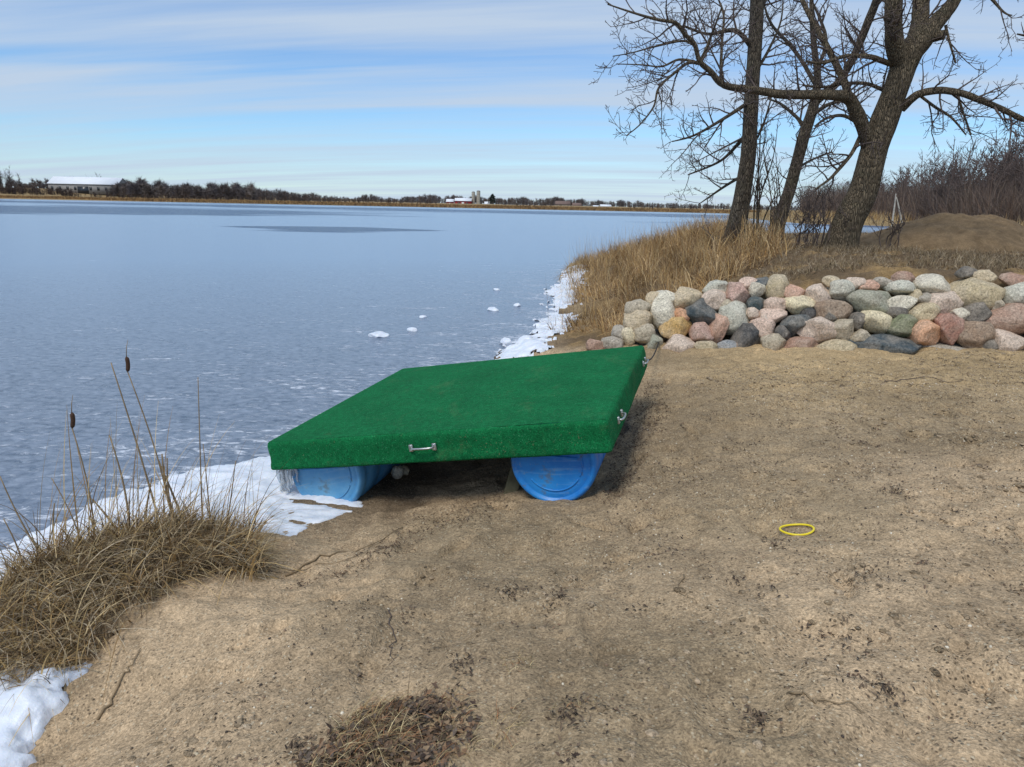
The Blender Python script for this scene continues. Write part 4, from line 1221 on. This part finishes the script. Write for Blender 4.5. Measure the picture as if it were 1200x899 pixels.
def grow(mb, r_, P, R, level, spacing, length, up=.25, spread=(35, 70), sides=(5, 4, 3), start=.15, wob=.16, minr=.0041, maxlev=2, flat=1.0):
    """side twigs along a limb, and twigs on the twigs"""
    P = np.asarray(P); seg = np.linalg.norm(np.diff(P, axis=0), axis=1); S = np.r_[0, np.cumsum(seg)]; tot = S[-1]
    s = tot * start + r_.uniform(0, spacing)
    while s < tot:
        p = np.array([np.interp(s, S, P[:, j]) for j in range(3)]); rad = np.interp(s, S, R)
        i = min(np.searchsorted(S, s), len(P) - 1); tan = unit(P[i] - P[i - 1])
        ax = unit(np.cross(tan, r_.normal(size=3))); th = math.radians(r_.uniform(*spread))
        d = unit(tan * math.cos(th) + ax * math.sin(th) + np.array([0, 0, up * r_.uniform(-.3, 1)])); d[1] *= flat; d = unit(d)
        ln = length * r_.uniform(.45, 1.2) * (1 - .45 * s / tot)
        n = 6 if level == 0 else 5
        pts = [p]; cur = d
        for k in range(n - 1):
            cur = unit(cur + r_.normal(size=3) * wob + np.array([0, 0, up * .12])); pts.append(pts[-1] + cur * ln / (n - 1))
        pts = np.array(pts); r0 = max(min(rad * .62, .012 + ln * .011), minr * 1.2)
        RR = np.linspace(r0, minr, n)
        mb.tube(pts, RR, sides[min(level, 2)], cap=False)
        if level < maxlev: grow(mb, r_, pts, RR, level + 1, max(spacing * .66, .09), ln * .50, up, spread, sides, .18, wob, minr, maxlev, flat)
        s += spacing * r_.uniform(.6, 1.5)


def px_path(pts, dist, yoff=None):
    out = []
    for i, q in enumerate(pts): out.append(aty(q[0], q[1], dist + (0 if yoff is None else yoff[i] if hasattr(yoff, '__len__') else yoff * i / (len(pts) - 1))))
    return np.array(out)


def limb(root, nm, mat, pts, dist, org, sides=10, n=None, yo=None, bump=.08, seed=0, base_flare=0.0):
    """pts: (px, py, width px)"""
    mpp = dist / F
    n = n or len(pts) * 5
    P = spline(px_path(pts, dist, yo), n)
    R = np.interp(np.linspace(0, len(pts) - 1, n), np.arange(len(pts)), [p[2] for p in pts]) * mpp / 2
    if base_flare: R = R * (1 + base_flare * np.exp(-np.linspace(0, 9, n)))
    mb = MB(); mb.tube(P - org, R, sides, bump=bump, seed=seed)
    mb.build(nm, mat, root)
    return P, R


def foreground_tree(name, label, dist, trunk, limbs, mat, seed, twig_sp=.34, twig_len=1.1, flare=.35, up=.2, trunk_twigs=True, sides=16, slim=.9):
    r_ = np.random.default_rng(seed)
    base = aty(trunk[0][0], trunk[0][1], dist)
    root = empty(name, tuple(base)); tag(root, label, 'tree', 'bare trees on the terrace')
    trunk = [(trunk[0][0] - (trunk[1][0] - trunk[0][0]) * .15, trunk[0][1] + 10, trunk[0][2] * 1.1)] + list(trunk)
    trunk = [(a_, b_, w_ * slim) for a_, b_, w_ in trunk]
    P, R = limb(root, 'trunk', mat, trunk, dist, base, sides, 44, bump=.07, seed=seed, base_flare=flare)
    tw = MB()
    if trunk_twigs: grow(tw, r_, P - base, R * .25, 0, twig_sp * 1.7, twig_len * .8, up, start=.22, wob=.2)
    for i, (pts, yo) in enumerate(limbs):
        P, R = limb(root, 'limb', mat, pts, dist, base, 9, None, yo, .07, seed + i + 1)
        grow(tw, r_, P - base, R, 0, twig_sp, twig_len, up, start=.10)
    tw.build('twigs', M_TWIG, root)['kind'] = 'stuff'
    return root


foreground_tree('bare_tree', 'slender straight bare tree nearest the lake, its base in tall grass', 17.5,
                [(861, 283, 27), (868, 240, 21), (877, 181, 18), (881, 106, 17), (886, 32, 17), (888, -60, 14), (893, -180, 10), (896, -300, 4)],
                [([(880, 150, 5), (862, 172, 4), (842, 190, 3), (806, 205, 1.5)], 1.2), ([(884, 60, 6), (862, 36, 5), (830, 40, 3), (800, 30, 2)], -1), ([(880, 118, 5), (850, 138, 3.5), (815, 158, 2.5), (788, 166, 1)], -1.5),
                 ([(886, 20, 5), (905, -20, 4), (915, -70, 2)], 1), ([(872, 205, 4), (850, 218, 3), (818, 240, 1)], .8), ([(887, -30, 7), (860, -90, 5), (840, -160, 3)], -1), ([(889, -80, 6), (925, -140, 4), (940, -220, 2)], 1),
                 ([(882, 90, 4), (900, 60, 3), (915, 25, 2), (918, -10, 1)], .8), ([(876, 180, 3), (893, 150, 2.5), (905, 110, 1.5)], .5)], M_BARK2, 11, .18, 1.4)
foreground_tree('bare_tree', 'thin dark bare tree leaning right between the two other trunks', 18.2,
                [(907, 282, 21), (913, 258, 17), (924, 226, 15), (936, 182, 14), (943.5, 155, 14), (954, 122, 12), (958, 90, 8), (954, 55, 7), (951, 10, 5), (953, -60, 3)],
                [([(944, 152, 6), (934, 138, 4), (915, 122, 3), (900, 116, 1.5)], .8), ([(955, 120, 9), (972, 106, 8), (986, 92, 7), (1001, 65, 8), (1017, 26, 9), (1030, -10, 8), (1040, -80, 5)], -1.0), ([(956, 100, 5), (940, 72, 4), (925, 52, 4), (905, 30, 3), (895, 5, 2)], .8),
                 ([(958, 80, 4), (968, 50, 4), (960, 20, 3), (945, -10, 2)], .7), ([(948, 140, 4), (966, 125, 4), (985, 119, 3), (1000, 122, 2)], -.8), ([(930, 200, 3), (950, 188, 2.5), (975, 178, 1.5)], .6)], M_BARK2, 12, .20, 1.25)
foreground_tree('bare_tree', 'stout bare tree leaning right with forked trunk and long low limb over the grass', 14.6,
                [(984, 290, 46), (995, 258, 40), (1011, 226, 36), (1023, 181, 34), (1035, 145, 34), (1049, 106, 31), (1064, 65, 34), (1078, 48, 30), (1094, 30, 22), (1108, 14, 18), (1122, -6, 15), (1150, -60, 11), (1180, -130, 6)],
                [([(1062, 82, 24), (1050, 58, 19), (1047, 30, 18), (1047, 0, 17), (1050, -60, 13), (1046, -140, 7)], -.6), ([(1072, 52, 20), (1078, 28, 18), (1079, 0, 17), (1084, -60, 13), (1100, -130, 7)], .6),
                 ([(1018, 170, 16), (1012, 150, 15), (1002, 128, 14), (994, 114, 13), (980, 112, 11), (959, 111, 10), (920, 111, 9), (885, 106, 8), (849, 100, 7), (833, 84, 6), (820, 72, 5), (814, 52, 4.5), (802, 40, 4), (792, 27, 3.5), (770, 23, 3), (742, 15, 2), (712, 5, 1.2)], -1.6),
                 ([(994, 114, 10), (990, 98, 8), (977, 70, 7), (957, 34, 6), (940, 0, 5), (925, -40, 3)], .9), ([(1056, 128, 9), (1066, 118, 9), (1078, 110, 8), (1100, 106, 7.5), (1125, 109, 7), (1145, 116, 6.5), (1172, 127, 6), (1202, 141, 5), (1240, 150, 3)], -.8),
                 ([(847, 99, 4), (845, 80, 3.5), (846, 50, 3), (848, 18, 2.5), (840, -5, 1.5)], .5), ([(820, 73, 4), (828, 56, 3), (838, 30, 2.2), (846, 8, 1.5)], -.4), ([(819, 74, 4), (806, 74, 3.5), (790, 86, 3), (772, 103, 2.5), (766, 125, 2), (750, 146, 1.5), (734, 159, 1)], -.5), ([(814, 72, 3), (795, 70, 2.6), (775, 78, 2), (752, 76, 1.5), (722, 75, 1)], .4),
                 ([(815, 54, 3), (800, 48, 2.6), (770, 54, 2), (740, 62, 1.4), (718, 66, 1)], .5), ([(1046, 76, 6), (1030, 70, 6), (1015, 66, 5), (990, 66, 4), (965, 74, 3), (945, 72, 2)], -.8), ([(1046, 110, 5), (1036, 106, 4), (1015, 98, 4), (990, 98, 3.5), (965, 102, 3), (940, 100, 2)], .6),
                 ([(1008, 160, 5), (998, 180, 4), (985, 196, 4), (972, 210, 3), (955, 222, 1.5)], -.7), ([(1010, 148, 4), (990, 136, 4), (970, 138, 3), (955, 148, 2)], .5), ([(1090, 44, 12), (1098, 42, 11), (1106, 41, 10)], -.2),
                 ([(1078, 112, 3), (1095, 125, 3), (1115, 138, 2.4), (1132, 158, 1.5)], -.4), ([(1122, 110, 3), (1128, 130, 2.4), (1138, 158, 1.5)], -.3), ([(1108, 30, 3), (1113, 50, 2.5), (1120, 74, 1.6)], -.3), ([(1120, 0, 5), (1150, -10, 4), (1176, 14, 2), (1186, 18, 1)], -.6)], M_BARK, 13, .155, 1.2, .16, slim=.82)
# a tree just right of the view reaches in with its twigs
foreground_tree('bare_tree', 'bare tree at the right whose outer twigs reach into view', 16.0,
                [(1330, 300, 30), (1330, 200, 26), (1322, 100, 22), (1325, 0, 18), (1335, -100, 12), (1340, -200, 5)],
                [([(1322, 90, 8), (1280, 60, 6), (1240, 50, 4), (1212, 44, 3), (1192, 40, 1.5)], -.5), ([(1324, 30, 7), (1280, 10, 5), (1240, 16, 3), (1210, 30, 2)], .6), ([(1326, 0, 7), (1370, -40, 5), (1400, -80, 2)], .5)], M_BARK2, 14, .26, 1.1, trunk_twigs=False)

# saplings and brush between the trunks
def brush(name, label, cat, group, px, py, dist, nst, hpx, spread_px, seed, mat=M_TWIG, r0=.012):
    r_ = np.random.default_rng(seed); b = aty(px, py, dist); b[2] = ground_z(b[:1], b[1:2])[0]
    root = empty(name, tuple(b)); tag(root, label, cat, group)
    mpp = dist / F
    tw = MB()
    for k in range(nst):
        ox = r_.normal(0, spread_px * .35) * mpp; h = hpx * mpp * r_.uniform(.55, 1.1); tx = ox + r_.normal(0, .10) * h
        P = spline(np.array([(ox, r_.normal(0, .15), -.06), (ox + (tx - ox) * .3, r_.normal(0, .2), h * .35), (ox + (tx - ox) * .7, r_.normal(0, .25), h * .7), (tx, r_.normal(0, .3), h)]), 10)
        R = np.linspace(r0 * r_.uniform(.6, 1.3), .004, 10)
        s_ = MB(); s_.tube(P, R, 6); s_.build('stem', mat, root)
        grow(tw, r_, P, R, 0, .16, .45, .5, (20, 45), start=.3, maxlev=1)
    tw.build('twigs', M_TWIG, root)['kind'] = 'stuff'


brush('sapling_cluster', 'cluster of thin upright saplings beside the slender straight tree', 'saplings', None, 889, 280, 17.0, 11, 150, 26, 21, M_BARK2, .022)
brush('shrub', 'low twiggy shrub against the left foot of the stout tree', 'shrub', None, 962, 290, 14.4, 16, 48, 46, 22)
brush('shrub', 'leafless shrub with arching stems between the two leaning trees', 'shrub', None, 936, 284, 15.6, 13, 66, 40, 23)
brush('shrub', 'sparse thin-stemmed shrub right of the stout trunk by the mound', 'shrub', None, 1036, 292, 14.2, 7, 42, 30, 24)
brush('shrub', 'ragged bush of short broken stems at the slender tree foot', 'shrub', None, 852, 282, 17.2, 14, 26, 26, 25)

# dirt mound
mc = aty(1115, 292, 16.4)[:2]
mx_ = np.linspace(-1, 1, 90); X_, Y_, Q_ = grid_mesh(mx_ * 2.35, mx_ * 2.2)
rr_ = np.hypot(X_ / 2.2, Y_ / 2.05)
hm = .70 * np.clip(1 - rr_ ** 2, 0, 1) ** 1.15 * (1 + .22 * fbm(X_ * 1.2, Y_ * 1.2, 3, 5)) + .05 * fbm(X_ * 3, Y_ * 3, 4, 6) * (rr_ < 1.0) - .12 * sstep(.92, 1.05, rr_)
V = np.c_[X_, Y_, ground_z(X_ + mc[0], Y_ + mc[1]) - 1.38 + hm]
mm = Mat('bare_brown_soil'); vv = mm.coord()
f_ = mm.noise(vv, 45, 4, .7); g_ = mm.noise(vv, 5, 5, .65)
cc_ = mm.mix(mm.ramp(g_, (.3, 0.0), (.7, 1.0)), srgb(104, 87, 66), srgb(140, 118, 90))
mm.set('Base Color', mm.mix(1.0, cc_, mm.ramp(f_, (.3, .65), (.7, 1.3)), 'MULTIPLY')).set('Roughness', .95)
mm.b.inputs['Specular IOR Level'].default_value = .15
mm.set('Normal', mm.bump(g_, .6, .05, mm.bump(f_, .6, .02)))
o = obj('dirt_mound', mesh('dirt_mound', V, Q_), mm.m); o.location = (mc[0], mc[1], 1.38)
tag(o, 'rounded mound of bare brown dirt on the terrace behind the wall', 'dirt mound')

# pale dead snag
sb = aty(1050, 262, 60.0); sb[2] = ground_z(sb[:1], sb[1:2])[0] - .1
root = empty('dead_snag', tuple(sb)); tag(root, 'pale dead snag with two leaning stems in front of the woods', 'dead tree')
for pts in ([(1045, 268, 2.2), (1047, 252, 2), (1048.6, 240, 1.8), (1050, 227, .8)], [(1058, 268, 2.2), (1055.5, 254, 2), (1052.6, 240, 1.7), (1050.4, 231, .9)]):
    limb(root, 'stem', M_PALEWOOD, pts, 60.0, sb, 7, 16, None, .1, 3)


# ------------------------------------------------------------------ the woods on the right
def wood_tree_mesh(seed, h=8.0):
    r_ = np.random.default_rng(seed); tk = MB(); tw = MB()
    nst = r_.integers(1, 4)
    for k in range(nst):
        a = r_.uniform(0, 6.28); ln = h * r_.uniform(.8, 1.05)
        tip = np.array([math.cos(a) * .14 * ln * (nst > 1), math.sin(a) * .14 * ln * (nst > 1), ln])
        P = spline(np.array([(0, 0, -.3), tip * .3 + r_.normal(0, .12, 3), tip * .65 + r_.normal(0, .2, 3), tip]), 12)
        R = np.linspace(.11 * h / 8, .012, 12)
        tk.tube(P, R, 6)
        for j in range(20):
            s = r_.uniform(.12, .95); p = P[int(s * 11)]; d = unit(np.array([*r_.normal(size=2), r_.uniform(.5, 1.4)])); L_ = h * r_.uniform(.14, .34) * (1.15 - s * .6)
            PP = np.array([p + d * L_ * t + np.array([0, 0, .12 * L_ * t * t]) + r_.normal(0, .05, 3) * t for t in np.linspace(0, 1, 5)]); RR = np.linspace(.04, .016, 5)
            tw.tube(PP, RR, 4, cap=False)
            grow(tw, r_, PP, RR, 1, .20, L_ * .42, .6, (20, 55), (3, 3, 3), .1, .2, .013, 2)
    def fin(mb): return mesh('m', np.vstack(mb.V), [np.vstack(mb.Q)] + ([np.vstack(mb.T)] if mb.T else []))
    return fin(tk), fin(tw)


WM = [wood_tree_mesh(40 + i) for i in range(6)]
for a, b in WM: a.materials.append(M_WOODS); b.materials.append(M_WOODS)
wr = random.Random(5)


def wood_tree(x, y, h, label, group, k=None):
    k = wr.randrange(6) if k is None else k
    z = float(ground_z(np.array([x]), np.array([y]))[0])
    r = empty('woodland_tree', (x, y, z)); r.rotation_euler = (0, 0, wr.uniform(0, 6.28)); s = h / 8; r.scale = (s * wr.uniform(.9, 1.2), s * wr.uniform(.9, 1.2), s)
    tag(r, label, 'tree', group)
    for nm, me_ in zip(('trunk', 'crown'), WM[k]):
        o = bpy.data.objects.new(nm, me_); C.objects.link(o); o.parent = r


def toppx(px): return np.interp(px, [900, 960, 1000, 1040, 1080, 1100, 1130, 1165, 1200, 1320], [228, 214, 208, 200, 186, 190, 176, 160, 150, 140])


for i in range(170):
    px = wr.uniform(925, 1330); near = np.interp(px, [925, 1000, 1060, 1120, 1330], [190, 150, 108, 72, 50])
    y = near * wr.uniform(1.0, 1.45)
    x = (px - 600) / F * y * 1.03
    topy = toppx(px) + abs(wr.gauss(0, 9)); hz = 239.7 + (px - 600) * .0204
    h = (hz - topy) * y / F + H - .9
    if poly_sd(LAKE, np.array([x]), np.array([y]))[0] < 1.5: continue
    wood_tree(x, y, max(h, 3.0) * 1.14, 'bare grey tree standing in the woods beyond the dirt mound', 'bare trees of the woods beyond the mound')
# undergrowth of the wood: one tangle
parts = []
pxs = rng.uniform(915, 1340, 22000); dn = np.interp(pxs, [915, 1000, 1060, 1120, 1340], [190, 146, 104, 68, 46]) * rng.uniform(1.0, 1.35, 22000)
q = np.c_[(pxs - 600) / F * dn * 1.03, dn]; q = q[poly_sd(LAKE, q[:, 0], q[:, 1]) > 1.0]; n = len(q)
SC = np.array([srgb(112, 98, 90), srgb(96, 84, 78), srgb(128, 112, 98), srgb(84, 74, 70), srgb(118, 98, 84)])
parts.append(blades(g3(q), rng.uniform(1.2, 4.6, n) * (.7 + q[:, 1] / 140), .0007 * q[:, 1] * rng.uniform(.5, 1.2, n) + .01, rng.normal(0, .28, (n, 2)), 3, .1, pick(SC, n)))
stuff('woodland_undergrowth', parts, M_PIECE, 'dense grey brown thicket filling the foot of the woods')

# ------------------------------------------------------------------ far shore: tree line, farm, barn
def far_tree(mb, x, y, z, h, r_, cols):
    c = cols[r_.integers(0, len(cols))] * r_.uniform(.8, 1.2)
    mb.tube([(x, y, z - .5), (x + r_.normal(0, .2), y, z + h * .5), (x + r_.normal(0, .4), y, z + h * .95)], [.02 * h + .05, .014 * h, .05], 4, False, c)
    n = int(34 + h * 3.0)
    th = r_.uniform(0, 6.28, n); el = r_.uniform(-.15, 1.2, n); hb = z + h * r_.uniform(.15 if h > 6 else .0, .78, n); L_ = h * r_.uniform(.12, .30, n)
    d = np.c_[np.cos(th) * np.cos(el), np.sin(th) * np.cos(el), np.sin(el)]
    p = np.c_[np.full(n, x), np.full(n, y), hb] + d * np.array([1, 1, 0]) * .05 * h
    sdv = np.cross(d, r_.normal(size=(n, 3))); sdv *= .013 * h / (np.linalg.norm(sdv, axis=1)[:, None] + 1e-9)
    e2 = (p + d * L_[:, None])[:, None] + r_.normal(0, .075 * h, (n, 4, 3))         # a spray of four narrow wedges
    b2 = p[:, None] + d[:, None] * L_[:, None, None] * (.35 * np.arange(4) / 4)[None, :, None]
    V = np.stack([b2 - sdv[:, None], b2 + sdv[:, None], e2], 2).reshape(-1, 3)
    mb.add(V, None, np.arange(len(V)).reshape(-1, 3), c)


FT = np.array([srgb(104, 98, 98), srgb(92, 86, 88), srgb(116, 106, 100), srgb(96, 88, 86), srgb(108, 96, 90)])  # lighter, greyer tones put the distance haze into the tree colour
fr_ = np.random.default_rng(77)
mb = MB()
def farz(x, y): return float(ground_z(np.array([x]), np.array([y]))[0])
def far_top(px): return np.interp(px, [-60, 0, 20, 60, 140, 200, 300, 380, 420, 440, 470, 500, 540, 600, 650, 720, 800, 860, 960], [20, 32, 34, 16, 18, 19, 16, 8, 4.5, 8.5, 4.5, 10, 9.5, 8.5, 9, 7, 5.5, 6, 7])
for i in range(2700):
    px = fr_.uniform(-90, 960)
    y = fr_.uniform(455, 540) if px < 400 else fr_.uniform(520, 760)
    x = (px - 600) / F * y * 1.03
    if -60 < px < 60 and i % 2: continue
    if 48 < px < 150 and y < 492: y += 45; x = (px - 600) / F * y * 1.03
    if (516 < px < 586 or 642 < px < 722) and y < 690: y = 690 + (y - 520) * .4; x = (px - 600) / F * y * 1.03
    z = farz(x, y); hz_top = far_top(px) * fr_.uniform(.45, 1.12) * (1.0 + .4 * float(vnoise(px / 7.0, 3.0, 8)))
    h = hz_top * y / F + H - z
    if h < 2: h = fr_.uniform(2, 4)
    far_tree(mb, x, y, z, min(h, 19), fr_, FT)
tag(mb.build('far_woods', M_PIECE, None, False), 'bare dark tree line along the horizon beyond the lake', None, None, 'stuff')
# scrub in front of the long barn
mb = MB()
for i in range(560):
    px = fr_.choice([fr_.uniform(18, 62), fr_.uniform(62, 112), fr_.uniform(112, 240), fr_.uniform(240, 960)], p=[.18, .16, .16, .5]); y = fr_.uniform(432, 455); x = (px - 600) / F * y * 1.03
    if 516 < px < 586 or 642 < px < 722: continue
    z = farz(x, y); far_tree(mb, x, y, z, fr_.uniform(2.4, 4.6) if px < 112 else fr_.uniform(1.5, 3.2), fr_, np.array([srgb(84, 72, 68), srgb(72, 62, 60), srgb(98, 82, 72)]))
tag(mb.build('far_scrub', M_PIECE, None, False), 'low dark scrub on the far bank in front of the long barn', None, None, 'stuff')
# taller trees one can tell apart at the left end
for px, top_ in [(3, 196), (14, 193), (24, 199), (31, 203), (42, 199), (-12, 192), (-30, 196), (54, 204), (143, 206)]:
    y = 498 + wr.uniform(-14, 14); x = (px - 600) / F * y * 1.03; z = farz(x, y); hz = 239.7 + (px - 600) * .0204
    wood_tree(x, y, (hz - top_) * y / F + H - z, 'tall bare tree on the far bank beside the long barn', 'tall trees by the far barn')

M_WALL = simple('grey_metal_siding', srgb(146, 142, 138), .7, var=.08, scale=.6)
M_WHITE = simple('white_painted_siding', srgb(214, 214, 210), .7, var=.06, scale=.6)
M_RED = simple('red_barn_siding', srgb(150, 40, 46), .8, var=.15, scale=.6)
M_ROOFW = simple('snowy_metal_roof', srgb(226, 230, 236), .6, var=.05, scale=.4)
M_ROOFD = simple('brown_shingle_roof', srgb(120, 100, 92), .9, var=.15, scale=.8)
M_SILO = simple('concrete_silo', srgb(172, 166, 152), .85, var=.12, scale=.5)
M_SILOTOP = simple('silo_dome_metal', srgb(150, 148, 146), .5, .4, .1, 1)
M_TAN = simple('tan_siding', srgb(176, 160, 146), .8, var=.1, scale=.6)
M_GLASS = simple('dark_window', srgb(48, 52, 58), .3, var=.05)


def building(name, label, cat, px0, px1, pyb, pye, pyr, dist, depth, wall_m, roof_m, gable=None, wins=0, door=False, yaw=0.0, group=None):
    """front wall px0..px1 with base at pyb, eaves pye, ridge pyr"""
    a = aty(px0, pyb, dist); b = aty(px1, pyb, dist); ze = aty((px0 + px1) / 2, pye, dist)[2]; zr_ = aty((px0 + px1) / 2, pyr, dist)[2]
    gz_ = farz((a[0] + b[0]) / 2, dist); zb = min(a[2], gz_) - .3
    w = b[0] - a[0]; cx = (a[0] + b[0]) / 2
    r = empty(name, (cx, dist, zb)); r.rotation_euler = (0, 0, yaw); tag(r, label, cat, group)
    he = ze - zb; hr = zr_ - zb
    m_ = MB(); m_.box((-w / 2, 0, 0), (w / 2, depth, he)); m_.build('wall', wall_m, r, False)
    for sx in (-1, 1):
        g = MB(); g.add([(sx * w / 2, 0, he), (sx * w / 2, depth, he), (sx * w / 2, depth / 2, hr - .05)], None, [(0, 1, 2)]); g.build('gable', gable or wall_m, r, False)
    for s in (0, 1):
        f = MB(); y0 = -.5 if s == 0 else depth + .5; t = .18
        zz_ = he - .5 * (hr - he) / (depth / 2)
        f.add([(-w / 2 - .4, y0, zz_), (w / 2 + .4, y0, zz_), (w / 2 + .4, depth / 2, hr), (-w / 2 - .4, depth / 2, hr), (-w / 2 - .4, y0, zz_ + t), (w / 2 + .4, y0, zz_ + t), (w / 2 + .4, depth / 2, hr + t), (-w / 2 - .4, depth / 2, hr + t)],
              [(0, 1, 2, 3), (4, 7, 6, 5), (0, 4, 5, 1), (1, 5, 6, 2), (0, 3, 7, 4)])
        f.build('roof_slope', roof_m, r, False)
    for k in range(wins):
        xk = -w / 2 + w * (k + .5) / wins; wn_ = MB(); wn_.box((xk - w * .16 / wins, -.06, he * .38), (xk + w * .16 / wins, .02, he * .72)); wn_.build('window', M_GLASS, r, False)
    if door:
        dm = MB(); dm.box((-w * .08, -.07, 0), (w * .08, .02, he * .75)); dm.build('door', M_WHITE if wall_m is M_RED else M_GLASS, r, False)
    return r


building('long_barn', 'long low grey barn with snow white roof on the far left bank', 'barn', 57, 138, 223, 215.5, 207.5, 470, 14, M_WALL, M_ROOFW, M_WALL, 9, True)
building('red_barn', 'small red barn with a white roof beside the silos', 'barn', 533, 552, 241.5, 235.4, 232.4, 640, 10, M_RED, M_ROOFW, M_RED, 2, True)
building('shed', 'white roofed shed left of the red barn', 'shed', 523, 531, 241.5, 236.4, 233.5, 655, 9, M_RED, M_ROOFW, M_RED, 0, True)
building('shed', 'little white shed right of the silos', 'shed', 568, 573.5, 241, 239, 236.6, 640, 6, M_WHITE, M_ROOFW, None, 0, True)
building('farmhouse', 'low tan farmhouse with brown roof right of the dark evergreen', 'house', 646, 668, 243, 239.2, 235.8, 660, 10, M_TAN, M_ROOFD, None, 5, True)
building('farmhouse', 'faded brown roofed house far right of the tan farmhouse', 'house', 671, 681, 243.3, 240.8, 238, 675, 9, M_TAN, M_ROOFD, None, 3, False)
building('shed', 'broad white building low on the far shore before the trees', 'shed', 704, 716, 244.2, 241.8, 240, 600, 8, M_WHITE, M_ROOFW, None, 2, False)
building('shed', 'narrow white shed left of the broad white building', 'shed', 695.5, 701, 244, 242.4, 241, 600, 6, M_WHITE, M_ROOFW, None, 1, False)
building('farmhouse', 'grey house with a pale roof left of the red barn among trees', 'house', 500, 512, 239.6, 237, 233.6, 690, 9, M_WALL, M_ROOFD, None, 3, False)
for px, top_, wpx, lab in [(554.6, 224.2, 3.8, 'shorter concrete silo next to the red barn'), (560.6, 223.0, 4.2, 'taller concrete silo with a domed cap')]:
    d = 648; b = aty(px, 241, d); t_ = aty(px, top_, d); b[2] = farz(b[0], d) - .3; w = wpx * d / F
    r = empty('silo', tuple(b)); tag(r, lab, 'silo', 'silos of the far farm')
    hgt_ = t_[2] - b[2]; m_ = MB(); a = np.linspace(0, 1, 15)
    m_.tube([(0, 0, hgt_ * k * .9) for k in a], w / 2, 18, False); m_.build('shaft', M_SILO, r)
    for k in (.2, .4, .6, .8):
        hp = MB(); hp.tube([(0, 0, hgt_ * k * .9), (0, 0, hgt_ * k * .9 + .18)], w / 2 + .05, 18, True); hp.build('hoop', M_SILOTOP, r, False)
    d_ = MB(); an = np.linspace(0, math.pi / 2, 7); d_.tube([(0, 0, hgt_ * .9 + hgt_ * .1 * math.sin(q_)) for q_ in an], np.maximum(w / 2 * 1.04 * np.cos(an), .05), 18); d_.build('dome', M_SILOTOP, r)
# dark evergreen by the farm
r_ = np.random.default_rng(3); d = 640; b = aty(577, 241, d); b[2] = farz(b[0], d)
root = empty('evergreen_tree', tuple(b)); tag(root, 'dark dense evergreen beside the far silos', 'tree')
tk = MB(); tk.tube([(0, 0, -.3), (0, 0, 3), (0, 0, 6)], [.25, .2, .1], 6); tk.build('trunk', M_BARK2, root)
cv = MB()
for i in range(700):
    t_ = r_.uniform(0, 1) ** .8; rad = 3.9 * (1 - t_) ** .6 * r_.uniform(.4, 1.0) + .2; a = r_.uniform(0, 6.28); p = np.array([rad * math.cos(a), rad * math.sin(a), .6 + 7.6 * t_])
    cv.add([p, p + r_.normal(0, .5, 3), p + r_.normal(0, .5, 3)], None, [(0, 1, 2)], np.array(srgb(38, 48, 40)) * r_.uniform(.6, 1.4))
cv.build('crown', M_PIECE, root, False)
